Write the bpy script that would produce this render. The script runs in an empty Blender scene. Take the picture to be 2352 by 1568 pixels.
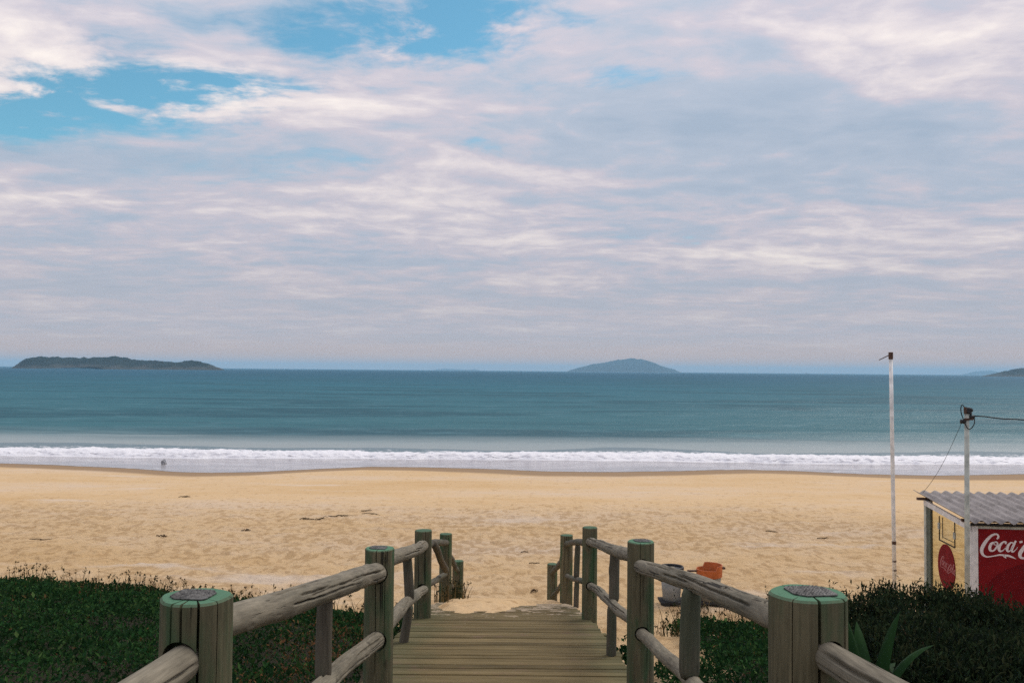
import bpy, bmesh, math, random
import numpy as np
from mathutils import Vector, Matrix

SC = bpy.context.scene
COL = SC.collection
rng = np.random.default_rng(7)
random.seed(7)

# ------------------------------------------------------------------ camera
F = 2037.0 / 2352.0                 # focal length in picture widths
PITCH, ROLL, CZ = math.radians(1.88), math.radians(0.51), 5.4
cam = bpy.data.cameras.new('camera')
cam.sensor_width = 36.0
cam.lens = 36.0 * F
cam.clip_start, cam.clip_end = 0.05, 80000.0
cam_o = bpy.data.objects.new('camera', cam)
COL.objects.link(cam_o)
CM = Matrix.Rotation(math.pi / 2 + PITCH, 3, 'X') @ Matrix.Rotation(ROLL, 3, 'Z')
cam_o.matrix_world = Matrix.Translation((0, 0, CZ)) @ CM.to_4x4()
SC.camera = cam_o


def P(px, py, Y):
    """surveyed point: sight line (in 2352 x 1568 picture units) met with the plane y = Y"""
    d = CM @ Vector(((px - 1176) / 2037.0, -(py - 784) / 2037.0, -1.0))
    return Vector((0, 0, CZ)) + d * (Y / d.y)


def PZ(px, py, z):
    d = CM @ Vector(((px - 1176) / 2037.0, -(py - 784) / 2037.0, -1.0))
    return Vector((0, 0, CZ)) + d * ((z - CZ) / d.z)


# ------------------------------------------------------------------ world
SUN_EL, SUN_AZ = math.radians(50), math.radians(48)      # azimuth from +Y towards +X
W = bpy.data.worlds.new('World')
SC.world = W
W.use_nodes = True


class N:
    """tiny node-tree helper"""
    def __init__(s, tree):
        s.t = tree
        s.t.nodes.clear()

    def n(s, typ, _p=None, **kw):
        nd = s.t.nodes.new(typ)
        for k, v in (_p or {}).items():
            setattr(nd, k, v)
        for k, v in kw.items():
            k = k.replace('_', ' ')
            if k.startswith('i') and k[1:].isdigit():
                sock = nd.inputs[int(k[1:])]
            else:
                sock = nd.inputs[k]
            s.put(sock, v)
        return nd

    def put(s, sock, v):
        if hasattr(v, 'bl_idname') and hasattr(v, 'outputs'):
            v = v.outputs[0]
        if isinstance(v, bpy.types.NodeSocket):
            s.t.links.new(v, sock)
        else:
            if sock.type == 'RGBA' and hasattr(v, '__len__') and len(v) == 3:
                v = (*v, 1)
            sock.default_value = v

    def math(s, op, a, b=0.0, c=None, clamp=False):
        kw = dict(i0=a, i1=b)
        if c is not None:
            kw['i2'] = c
        return s.n('ShaderNodeMath', {'operation': op, 'use_clamp': clamp}, **kw).outputs[0]

    def vmul(s, v, f):
        return s.n('ShaderNodeVectorMath', {'operation': 'MULTIPLY'}, i0=v, i1=f).outputs[0]

    def vadd(s, v, f):
        return s.n('ShaderNodeVectorMath', {'operation': 'ADD'}, i0=v, i1=f).outputs[0]

    def noise(s, v, scale, detail=4, rough=.55, dist=0.0):
        return s.n('ShaderNodeTexNoise', Vector=v, Scale=scale, Detail=detail, Roughness=rough, Distortion=dist).outputs[0]

    def ramp(s, f, stops, mode='LINEAR'):
        nd = s.n('ShaderNodeValToRGB', Fac=f)
        cr = nd.color_ramp
        cr.interpolation = mode
        while len(cr.elements) < len(stops):
            cr.elements.new(.5)
        for e, (p, c) in zip(cr.elements, stops):
            e.position = p
            e.color = (*c, 1) if len(c) == 3 else c
        return nd.outputs[0]

    def sm(s, x, a, b, lo=0.0, hi=1.0):
        return s.n('ShaderNodeMapRange', {'interpolation_type': 'SMOOTHSTEP'}, Value=x, From_Min=a, From_Max=b,
                   To_Min=lo, To_Max=hi).outputs[0]

    def mix(s, f, a, b, mode='MIX'):
        nd = s.n('ShaderNodeMix', {'data_type': 'RGBA', 'blend_type': mode, 'clamp_factor': True})
        s.put(nd.inputs[0], f)
        s.put(nd.inputs[6], a)
        s.put(nd.inputs[7], b)
        return nd.outputs[2]


k = N(W.node_tree)
sky = k.n('ShaderNodeTexSky', {'sky_type': 'NISHITA', 'sun_disc': False, 'sun_elevation': SUN_EL,
                               'sun_rotation': SUN_AZ, 'air_density': 1.0, 'dust_density': .3, 'ozone_density': 1.0})
gen = k.n('ShaderNodeTexCoord').outputs['Generated']
sep = k.n('ShaderNodeSeparateXYZ', Vector=gen)
dz = k.math('MAXIMUM', sep.outputs[2], 0.0)
ZO = 0.10
inv = k.math('DIVIDE', 1.0, k.math('ADD', dz, ZO))
pl = k.n('ShaderNodeCombineXYZ', X=k.math('MULTIPLY', sep.outputs[0], inv), Y=k.math('MULTIPLY', sep.outputs[1], inv), Z=0.0).outputs[0]


def plane_xy(px, py):
    d = (CM @ Vector(((px - 1176) / 2037.0, -(py - 784) / 2037.0, -1.0))).normalized()
    return d.x / (d.z + ZO), d.y / (d.z + ZO)


# gently warped cloud plane
warp = k.n('ShaderNodeTexNoise', Vector=pl, Scale=1.1, Detail=4).outputs['Color']
wv = k.vadd(warp, (-.5, -.5, -.5))
wp = k.vadd(pl, k.vmul(wv, (.45, .38, 0)))
wp2 = k.vadd(pl, k.vmul(wv, (.55, .45, 0)))
big = k.noise(k.vadd(k.vmul(wp, (.55, .75, 1)), (3.1, 1.7, 0)), 1.0, 3, .5)
mid = k.noise(k.vadd(k.vmul(wp, (.75, 1.15, 1)), (11.3, 4.0, 0)), 1.4, 6, .55)
fine = k.noise(k.vmul(wp, (1.0, 1.25, 1)), 5.0, 7, .62)
# rounded puffs: folded noise, bright on the crests
pn = k.noise(k.vadd(k.vmul(wp, (.9, 1.2, 1)), (5.7, 9.2, 0)), 3.2, 4, .5)
puff = k.math('SUBTRACT', 1.0, k.math('MULTIPLY', k.math('ABSOLUTE', k.math('SUBTRACT', pn, .5)), 5.0))
# openings in the cloud deck
hole = None
for (px, py, rx, ry, amp) in [(300, 222, .48, .22, 1.1), (30, 285, .30, .16, .8), (545, 215, .26, .15, 1.0), (960, 42, .34, .19, .95),
                              (700, 70, .16, .12, .7), (1110, 352, .40, .10, .34), (1440, 175, .26, .10, .42),
                              (1480, 560, .9, .22, .25), (820, 400, .6, .2, .15)]:
    cx, cy = plane_xy(px, py)
    dd = k.vmul(k.vadd(wp2, (-cx, -cy, 0)), (1 / rx, 1 / ry, 0))
    r2 = k.n('ShaderNodeVectorMath', {'operation': 'DOT_PRODUCT'}, i0=dd, i1=dd).outputs['Value']
    g = k.math('MULTIPLY', k.math('EXPONENT', k.math('MULTIPLY', r2, -1.0)), amp)
    hole = g if hole is None else k.math('MAXIMUM', hole, g)
thick = k.math('ADD', k.math('MULTIPLY', big, .8), k.math('ADD', k.math('MULTIPLY', mid, .9), k.math('MULTIPLY', fine, .35)))
ragged = k.math('ADD', .46, k.math('ADD', k.math('MULTIPLY', k.math('SUBTRACT', .5, fine), 1.5), k.math('MULTIPLY', k.math('SUBTRACT', .5, mid), .8)))
cov = k.math('SUBTRACT', thick, k.math('MULTIPLY', hole, ragged))
cover = k.sm(cov, .54, .90)
# shade of the cloud: thick parts blue grey, thin sunlit tops warm white
shade = k.math('ADD', k.math('MULTIPLY', mid, .85), k.math('ADD', k.math('MULTIPLY', fine, .50), k.math('MULTIPLY', big, -.25)))
shade = k.math('ADD', shade, k.math('MULTIPLY', puff, .12))
# broad banks of thicker (grey) and thinner (bright) cloud in the deck
for (px, py, rx, ry, amp) in [(1650, 290, .95, .42, -.15), (350, 375, .75, .30, -.16), (2000, 380, .6, .3, -.08), (650, 600, 1.6, .35, -.09), (2150, 660, .9, .18, -.12),
                              (300, 480, .9, .30, .11), (1120, 520, 1.0, .35, .12), (1620, 590, 1.2, .35, .12), (760, 215, .35, .28, .12), (2250, 60, .5, .4, .20), (1250, 400, .4, .12, .12)]:
    cx, cy = plane_xy(px, py)
    dd = k.vmul(k.vadd(wp2, (-cx, -cy, 0)), (1 / rx, 1 / ry, 0))
    r2 = k.n('ShaderNodeVectorMath', {'operation': 'DOT_PRODUCT'}, i0=dd, i1=dd).outputs['Value']
    shade = k.math('ADD', shade, k.math('MULTIPLY', k.math('EXPONENT', k.math('MULTIPLY', r2, -1.0)), amp))
ccol = k.ramp(k.n('ShaderNodeMapRange', Value=shade, From_Min=.32, From_Max=.96).outputs[0],
              [(0, (.33, .40, .50)), (.34, (.40, .45, .54)), (.55, (.52, .49, .55)), (.76, (.68, .62, .63)), (1, (.865, .79, .735))])
hz = k.sm(dz, .02, .16, 1.0, 0.0)
ccol = k.mix(k.math('MULTIPLY', hz, .62), ccol, (.53, .475, .49))
ccol = k.mix(k.sm(dz, .05, .0, 0, .7), ccol, (.70, .48, .38))
ccol = k.mix(k.sm(dz, .035, .0, 0, .8), ccol, (.78, .47, .31))
lift = k.math('ADD', 1.0, k.math('MULTIPLY', dz, .8))       # overcast sky brightens towards the zenith
bg1 = k.n('ShaderNodeBackground', Color=k.mix(1.0, sky.outputs[0], (.62, 1.05, 1.0), 'MULTIPLY'), Strength=.12)
bg2 = k.n('ShaderNodeBackground', Color=ccol, Strength=lift)
cover = k.math('MAXIMUM', cover, k.sm(dz, .20, .10))
mx = k.n('ShaderNodeMixShader', Fac=cover, i1=bg1, i2=bg2)
k.n('ShaderNodeOutputWorld', Surface=mx)

sun = bpy.data.lights.new('sun', 'SUN')
sun.energy, sun.angle, sun.color = 1.5, math.radians(26), (1.0, .93, .82)
sun_o = bpy.data.objects.new('sun', sun)
COL.objects.link(sun_o)
sdir = Vector((math.sin(SUN_AZ) * math.cos(SUN_EL), math.cos(SUN_AZ) * math.cos(SUN_EL), math.sin(SUN_EL)))
sun_o.rotation_euler = sdir.to_track_quat('Z', 'Y').to_euler()

vs = SC.view_settings
vs.view_transform, vs.look, vs.gamma, vs.exposure = 'Standard', 'None', 1.0, 0.0
vs.use_curve_mapping = False
SC.cycles.use_denoising = False
SC.cycles.max_bounces = 6
SC.cycles.volume_bounces = 1
SC.cycles.transparent_max_bounces = 8


# ------------------------------------------------------------------ helpers
def tag(o, label=None, cat=None, group=None, kind=None):
    for a, v in (('label', label), ('category', cat), ('group', group), ('kind', kind)):
        if v:
            o[a] = v
    return o


def empty(name, loc, rz=0.0):
    o = bpy.data.objects.new(name, None)
    o.empty_display_size = .1
    COL.objects.link(o)
    o.location = loc
    o.rotation_euler = (0, 0, rz)
    return o


def link(name, me, mat=None, parent=None, M=None):
    if mat is not None:
        me.materials.clear()
        me.materials.append(mat)
    o = bpy.data.objects.new(name, me)
    COL.objects.link(o)
    if parent is not None:
        o.parent = parent
    if M is not None:
        o.matrix_local = M
    return o


def mesh(name, v, f, smooth=False):
    me = bpy.data.meshes.new(name)
    me.from_pydata([tuple(p) for p in v], [], f)
    me.validate()
    if smooth:
        me.polygons.foreach_set('use_smooth', [True] * len(me.polygons))
    me.update()
    return me


def np_mesh(name, V, Fq, smooth=False, attrs=None):
    """V (n,3), Fq (m,k) with k = 3 or 4; attrs {name: per-vertex float or rgb}"""
    V = np.asarray(V, np.float32)
    Fq = np.asarray(Fq, np.int32)
    me = bpy.data.meshes.new(name)
    m, kk = Fq.shape
    me.vertices.add(len(V))
    me.vertices.foreach_set('co', V.ravel())
    me.loops.add(m * kk)
    me.loops.foreach_set('vertex_index', Fq.ravel())
    me.polygons.add(m)
    me.polygons.foreach_set('loop_start', np.arange(0, m * kk, kk, dtype=np.int32))
    me.polygons.foreach_set('use_smooth', np.full(m, smooth))
    for nm, a in (attrs or {}).items():
        a = np.asarray(a, np.float32)
        if a.ndim == 1:
            at = me.attributes.new(nm, 'FLOAT', 'POINT')
            at.data.foreach_set('value', a)
        else:
            at = me.attributes.new(nm, 'FLOAT_COLOR', 'POINT')
            at.data.foreach_set('color', np.concatenate([a, np.ones((len(a), 1), np.float32)], 1).ravel())
    me.update(calc_edges=True)
    return me


def grid_faces(nr, nc, wrap=False):
    r = np.arange(nr - 1)[:, None]
    c = np.arange(nc if wrap else nc - 1)[None, :]
    c2 = (c + 1) % nc
    return np.stack([r * nc + c, r * nc + c2, (r + 1) * nc + c2, (r + 1) * nc + c], -1).reshape(-1, 4)


def boxes(lst, bev=0.0):
    """one mesh out of axis-aligned boxes (x0,x1,y0,y1,z0,z1)"""
    bm = bmesh.new()
    for (x0, x1, y0, y1, z0, z1) in lst:
        r = bmesh.ops.create_cube(bm, size=1.0)
        for v in r['verts']:
            v.co = Vector((x0 + (v.co.x + .5) * (x1 - x0), y0 + (v.co.y + .5) * (y1 - y0), z0 + (v.co.z + .5) * (z1 - z0)))
    if bev:
        bmesh.ops.bevel(bm, geom=bm.edges[:], offset=bev, segments=2, affect='EDGES', profile=.6)
    me = bpy.data.meshes.new('box')
    bm.to_mesh(me)
    bm.free()
    return me


def tube(pts, rads, seg=10, caps=True):
    """tapered tube through points"""
    pts = [Vector(p) for p in pts]
    n = len(pts)
    if not hasattr(rads, '__len__'):
        rads = [rads] * n
    V, Fc = [], []
    up = Vector((0, 0, 1))
    t0 = (pts[1] - pts[0]).normalized()
    a = t0.cross(up)
    if a.length < 1e-3:
        a = t0.cross(Vector((1, 0, 0)))
    a.normalize()
    for i in range(n):
        t = (pts[min(i + 1, n - 1)] - pts[max(i - 1, 0)]).normalized()
        a = (a - t * a.dot(t)).normalized()
        b = t.cross(a)
        for j in range(seg):
            an = 2 * math.pi * j / seg
            V.append(pts[i] + (a * math.cos(an) + b * math.sin(an)) * rads[i])
    for i in range(n - 1):
        for j in range(seg):
            j2 = (j + 1) % seg
            Fc.append((i * seg + j, i * seg + j2, (i + 1) * seg + j2, (i + 1) * seg + j))
    if caps:
        Fc.append(tuple(range(seg - 1, -1, -1)))
        Fc.append(tuple((n - 1) * seg + j for j in range(seg)))
    return V, Fc


def merge(parts):
    V, Fc = [], []
    for v, f in parts:
        o = len(V)
        V += list(v)
        Fc += [tuple(i + o for i in q) for q in f]
    return V, Fc


def lathe(profile, seg=28):
    """profile [(r,z)] -> verts, faces"""
    V, Fc = [], []
    for r, z in profile:
        for j in range(seg):
            a = 2 * math.pi * j / seg
            V.append((r * math.cos(a), r * math.sin(a), z))
    for i in range(len(profile) - 1):
        for j in range(seg):
            j2 = (j + 1) % seg
            Fc.append((i * seg + j, i * seg + j2, (i + 1) * seg + j2, (i + 1) * seg + j))
    return V, Fc


def vnoise(x, y, seed=0, per=256):
    """smooth value noise in [-1,1]"""
    r = np.random.default_rng(1000 + seed).uniform(-1, 1, (per, per))
    xi, yi = np.floor(x).astype(int), np.floor(y).astype(int)
    fx, fy = x - xi, y - yi
    fx, fy = fx * fx * (3 - 2 * fx), fy * fy * (3 - 2 * fy)
    g = lambda i, j: r[i % per, j % per]
    return (g(xi, yi) * (1 - fx) + g(xi + 1, yi) * fx) * (1 - fy) + (g(xi, yi + 1) * (1 - fx) + g(xi + 1, yi + 1) * fx) * fy


def fbm(x, y, seed=0, octv=4, gain=.5):
    s, a, f = 0, 1.0, 1.0
    for o in range(octv):
        s = s + a * vnoise(x * f + 17.3 * o, y * f - 9.1 * o, seed + o)
        a *= gain
        f *= 2.03
    return s


def smooth(x, a, b):
    t = np.clip((x - a) / (b - a), 0, 1)
    return t * t * (3 - 2 * t)


def material(name):
    m = bpy.data.materials.new(name)
    m.use_nodes = True
    return m, N(m.node_tree)


def out(k, shader):
    k.n('ShaderNodeOutputMaterial', Surface=shader)


def bump(k, h, strength=.5, dist=.01):
    return k.n('ShaderNodeBump', Height=h, Strength=strength, Distance=dist).outputs[0]


def simple(name, col, rough=.6, metal=0.0, var=.18, scale=14.0, spec=.5, bmp=.15):
    """plain paint, metal or plastic with a little uneven wear"""
    m, k = material(name)
    oc = k.n('ShaderNodeTexCoord').outputs['Object']
    n1 = k.noise(oc, scale, 6, .6)
    dark = tuple(c * (1 - 2 * var) for c in col)
    lite = tuple(min(1, c * (1 + 1.2 * var)) for c in col)
    c = k.ramp(n1, [(.3, dark), (.7, lite)])
    b = k.n('ShaderNodeBsdfPrincipled', Base_Color=c, Roughness=rough, Metallic=metal, Specular_IOR_Level=spec,
            Normal=bump(k, n1, bmp, .01))
    out(k, b)
    return m


# ------------------------------------------------------------------ materials
def wood(name, lo, hi, green=.3, gcol=(.075, .13, .07), top=None, crack=.5):
    """weathered log: grain runs along local z; sap-green treatment stains"""
    m, k = material(name)
    oc = k.n('ShaderNodeTexCoord').outputs['Object']
    rnd = k.n('ShaderNodeObjectInfo').outputs['Random']
    off = k.n('ShaderNodeCombineXYZ', X=k.math('MULTIPLY', rnd, 37.0), Y=k.math('MULTIPLY', rnd, 91.0), Z=k.math('MULTIPLY', rnd, 53.0)).outputs[0]
    p = k.vadd(oc, off)
    g1 = k.noise(k.vmul(p, (1, 1, .06)), 85, 7, .7)
    g2 = k.noise(k.vmul(p, (1, 1, .025)), 34, 5, .6)
    g3 = k.noise(k.vmul(p, (1, 1, .5)), 5, 5, .6)
    c = k.ramp(k.math('ADD', k.math('MULTIPLY', g1, .55), k.math('MULTIPLY', g3, .45)), [(.34, lo), (.66, hi)])
    gm = k.math('MULTIPLY', k.sm(k.noise(k.vmul(p, (1, 1, .28)), 7, 4, .6), .42, .66), green)
    c = k.mix(gm, c, gcol)
    cr = k.math('MULTIPLY', k.sm(g2, .375, .325), crack)
    c = k.mix(cr, c, (.012, .011, .009))
    kn = k.sm(k.n('ShaderNodeTexVoronoi', Vector=k.vmul(p, (1, 1, .45)), Scale=7.0).outputs['Distance'], .13, .05)
    c = k.mix(k.math('MULTIPLY', kn, .55), c, tuple(v * .35 for v in lo))
    if top:
        z = k.n('ShaderNodeSeparateXYZ', Vector=k.n('ShaderNodeNewGeometry').outputs['Normal']).outputs[2]
        c = k.mix(k.math('MULTIPLY', k.sm(z, .55, .85), k.sm(g3, .2, .55, .55, 1.0)), c, top)
    h = k.math('SUBTRACT', k.math('MULTIPLY', g1, .5), k.math('MULTIPLY', k.sm(g2, .38, .29), 1.3))
    b = k.n('ShaderNodeBsdfPrincipled', Base_Color=c, Roughness=.88, Specular_IOR_Level=.2, Normal=bump(k, h, .7, .008))
    out(k, b)
    return m


M_POST = wood('treated_post_wood', (.058, .052, .030), (.185, .160, .094), .9, (.042, .095, .042), (.09, .20, .12), .8)
M_POST2 = wood('old_post_wood', (.058, .052, .030), (.185, .160, .094), .9, (.042, .095, .042), (.075, .135, .08), .8)
M_RAIL = wood('weathered_rail_wood', (.080, .070, .050), (.31, .270, .198), .10, (.11, .13, .09), None, .85)
M_BAL = wood('baluster_wood', (.055, .048, .036), (.15, .13, .095), .35, (.05, .09, .045), None, .6)
M_DARKWOOD = wood('dark_timber', (.018, .018, .02), (.05, .048, .045), 0, crack=.3)
M_TWIG = wood('driftwood', (.045, .03, .016), (.13, .085, .045), 0, crack=.2)


def plank_mat():
    m, k = material('deck_plank_wood')
    oc = k.n('ShaderNodeTexCoord').outputs['Object']
    rnd = k.n('ShaderNodeObjectInfo').outputs['Random']
    off = k.n('ShaderNodeCombineXYZ', X=k.math('MULTIPLY', rnd, 37.0), Y=k.math('MULTIPLY', rnd, 91.0), Z=rnd).outputs[0]
    p = k.vadd(oc, off)
    g1 = k.noise(k.vmul(p, (.05, 1, 1)), 55, 6, .65)
    g3 = k.noise(k.vmul(p, (.6, 1, 1)), 6, 5, .6)
    v = k.math('ADD', k.math('ADD', k.math('MULTIPLY', g1, .4), k.math('MULTIPLY', g3, .45)), k.math('MULTIPLY', rnd, .16))
    c = k.ramp(v, [(.32, (.072, .053, .022)), (.55, (.172, .127, .056)), (.78, (.28, .21, .105))])
    wpos = k.n('ShaderNodeNewGeometry').outputs['Position']
    gx = k.math('ABSOLUTE', k.n('ShaderNodeSeparateXYZ', Vector=wpos).outputs[0])
    gm = k.math('MULTIPLY', k.sm(k.math('ADD', gx, k.math('MULTIPLY', k.noise(wpos, 3.0, 4), .6)), .75, 1.15), .38)
    c = k.mix(gm, c, (.06, .085, .04))
    rd = k.sm(k.noise(wpos, 2.6, 5, .7), .56, .72)
    c = k.mix(k.math('MULTIPLY', rd, .35), c, (.19, .105, .085))
    # sand grains blown over the boards, thickest at the foot of the ramp
    wy = k.n('ShaderNodeSeparateXYZ', Vector=wpos).outputs[1]
    thr = k.sm(wy, 7.0, 10.8, .73, .45)
    sd = k.math('SUBTRACT', k.noise(wpos, 6.0, 8, .75), thr)
    c = k.mix(k.sm(sd, 0, .06, 0, .8), c, (.46, .36, .25))
    out(k, k.n('ShaderNodeBsdfPrincipled', Base_Color=c, Roughness=.9, Specular_IOR_Level=.2, Normal=bump(k, g1, .6, .006)))
    return m


M_PLANK = plank_mat()


def leaf_mat(name, rough=.85, trans=.25):
    m, k = material(name)
    a = k.n('ShaderNodeAttribute', {'attribute_name': 'tint'}).outputs['Color']
    b = k.n('ShaderNodeBsdfPrincipled', Base_Color=a, Roughness=rough, Specular_IOR_Level=.06)
    t = k.n('ShaderNodeBsdfTranslucent', Color=a)
    out(k, k.n('ShaderNodeMixShader', Fac=trans, i1=b, i2=t))
    return m


M_LEAF = leaf_mat('leaves')
M_DRY = leaf_mat('dry_stalks', .8, .2)


def sand_mat():
    m, k = material('beach_sand')
    geo = k.n('ShaderNodeNewGeometry')
    pos = geo.outputs['Position']
    wet = k.n('ShaderNodeAttribute', {'attribute_name': 'wet'}).outputs['Fac']
    veg = k.n('ShaderNodeAttribute', {'attribute_name': 'soil'}).outputs['Fac']
    tramp = k.n('ShaderNodeAttribute', {'attribute_name': 'trampled'}).outputs['Fac']
    n1 = k.noise(k.vmul(pos, (.35, 1, 1)), .22, 5, .55)
    n2 = k.noise(k.vmul(pos, (.55, 1, 1)), 1.3, 6, .6)
    n3 = k.noise(pos, 9.0, 6, .7)
    v = k.math('ADD', k.math('MULTIPLY', n1, .55), k.math('ADD', k.math('MULTIPLY', n2, .3), k.math('MULTIPLY', n3, .15)))
    c = k.ramp(v, [(.36, (.58, .38, .178)), (.5, (.635, .445, .245)), (.64, (.63, .48, .33))])
    # footprint shading in the churned sand painted as flecks; then fine grit
    patchy = k.sm(k.noise(k.vmul(pos, (.5, 1, 1)), .45, 4, .55), .26, .56)
    sp = k.math('SUBTRACT', k.noise(k.vmul(pos, (1, .6, 1)), 4.6, 4, .62), k.math('MULTIPLY', k.math('MULTIPLY', tramp, .13), patchy))
    c = k.mix(k.sm(sp, .42, .30, 0, .55), c, (.36, .215, .09))
    c = k.mix(k.sm(k.noise(pos, 17.0, 3, .6), .29, .22, 0, .5), c, (.14, .09, .045))
    pale = k.sm(k.noise(k.vmul(k.vadd(pos, (4, 3, 0)), (.3, 1, 1)), .55, 4, .5), .60, .74)
    c = k.mix(k.math('MULTIPLY', pale, .7), c, (.66, .55, .44))
    c = k.mix(wet, c, (.30, .195, .105))
    c = k.mix(veg, c, (.045, .038, .022))
    rough = k.math('SUBTRACT', .95, k.math('MULTIPLY', wet, .12))
    h = k.math('ADD', k.math('MULTIPLY', k.noise(k.vmul(pos, (.8, 1, 1)), 5.5, 6, .65), tramp), k.math('MULTIPLY', n3, .15))
    h = k.math('MULTIPLY', h, k.math('SUBTRACT', 1.0, wet))
    out(k, k.n('ShaderNodeBsdfPrincipled', Base_Color=c, Roughness=rough, Specular_IOR_Level=.25, Normal=bump(k, h, 1.0, .13)))
    return m


M_SAND = sand_mat()

# ------------------------------------------------------------------ terrain
DK = np.array([(-8, 4.3), (0, 3.86), (2.39, 3.66), (5.6, 3.34), (7.25, 3.16), (8.75, 2.975), (10.4, 2.67), (12.1, 2.262), (15.6, 1.13), (18, .9)])


def deck_z(y):
    return np.interp(y, DK[:, 0], DK[:, 1])


def beach_z(y):
    return np.where(y < 47, 1.18 - .034 * (y - 16), .126 - .030 * (y - 47))


def terrain(x, y, rough=True):
    x, y = np.asarray(x, float), np.asarray(y, float)
    lift = .055 * np.clip(np.abs(x) - 1.4, 0, 9)
    d = np.interp(y, [-60, -8, 0, 5.6, 8.75, 12.1, 20], [3.9, 3.9, 3.66, 3.10, 2.72, 2.12, 1.6]) + lift * np.interp(y, [0, 8, 12], [.3, .8, 1.0])
    y0 = np.interp(x, [-14, -5.0, -3.4, -2.2, -1.1, 1.0, 1.6, 3.4, 5.0, 12], [11.6, 11.6, 11.3, 10.5, 9.6, 10.8, 9.4, 9.3, 7.6, 7.0])
    y1 = np.interp(x, [-14, -5.0, -3.4, -2.2, -1.1, 1.0, 1.6, 3.4, 5.0, 12], [16.5, 16.2, 15.6, 14.4, 13.8, 15.4, 14.0, 13.6, 11.0, 10.6])
    y0 = y0 + .5 * vnoise(x * .55, y * 0 + 3.3, 5)
    t = smooth(y, y0, y1)
    b = np.where(y < 16, 1.18 + .0 * y, beach_z(y))
    z = d * (1 - t) + b * t
    if rough:
        z = z + (1 - t) * .07 * fbm(x * .8, y * .8, 21, 3)
        tr = trampled(x, y)
        z = z + tr * t * (.040 * fbm(x * 1.5, y * 1.5, 31, 2, .6) + .030 * fbm(x * 3.1, y * 3.6, 41, 2, .6))
        z = z + t * .05 * fbm(x * .10, y * .22, 51, 2)
    return z


def dune_t(x, y):
    y0 = np.interp(x, [-14, -5.0, -3.4, -2.2, -1.1, 1.0, 1.6, 3.4, 5.0, 12], [11.6, 11.6, 11.3, 10.5, 9.6, 10.8, 9.4, 9.3, 7.6, 7.0])
    return y - y0


def trampled(x, y):
    return np.clip(1 - smooth(y + 2.5 * vnoise(x * .13, y * .1, 61), 25, 35), .06, 1)


# edge of the last wave's run-up, surveyed along the shore
EDGE = [(-260, 1068), (0, 1065), (150, 1071), (300, 1079), (400, 1088), (480, 1091), (600, 1088), (720, 1077), (850, 1068), (960, 1069),
        (1100, 1076), (1250, 1083), (1420, 1085), (1560, 1083), (1700, 1078), (1820, 1080), (1980, 1088), (2150, 1093), (2300, 1090), (2500, 1086), (2640, 1088)]
EP = np.array([PZ(a, b, .11)[:2] for a, b in EDGE])


def edge_y(x):
    return np.interp(x, EP[:, 0], EP[:, 1]) + .10 * vnoise(np.asarray(x) * .9, np.asarray(x) * 0 + 1.5, 71)


def build_beach():
    xs = np.concatenate([[-420, -260, -160, -110, -80, -60, -50, -42, -36], np.arange(-31, -14, .3), np.arange(-14, 14, .115),
                         np.arange(14, 31, .3), [36, 42, 50, 60, 80, 110, 160, 260, 420]])
    ys = np.concatenate([[-60, -35, -20, -12, -6, -2], np.arange(0, 9, .3), np.arange(9, 26, .10), np.arange(26, 40, .22), np.arange(40, 56, .3), [58, 62, 68, 76, 84]])
    X, Y = np.meshgrid(xs, ys)
    Z = terrain(X, Y)
    e = edge_y(X)
    wdth = 2.5 + 1.4 * vnoise(X * .07, Y * 0 + 9.5, 81)
    wet = smooth(Y, e - wdth - .3, e - wdth * .75)
    soil = (1 - smooth(dune_t(X, Y), 1.2, 2.6)) * smooth(np.abs(X), .75, 1.3)
    soil = np.where(Y < 2, 1, soil)
    soil = np.where((X > .6) & (X < 1.9) & (Y > 7.3), 0, soil)
    V = np.stack([X, Y, Z], -1).reshape(-1, 3)
    me = np_mesh('beach', V, grid_faces(len(ys), len(xs)), True,
                 {'wet': wet.ravel(), 'soil': soil.ravel(), 'trampled': trampled(X, Y).ravel()})
    o = link('beach', me, M_SAND)
    tag(o, 'wide golden sand beach sloping gently from the dune to the sea', kind='structure')


build_beach()


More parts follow.
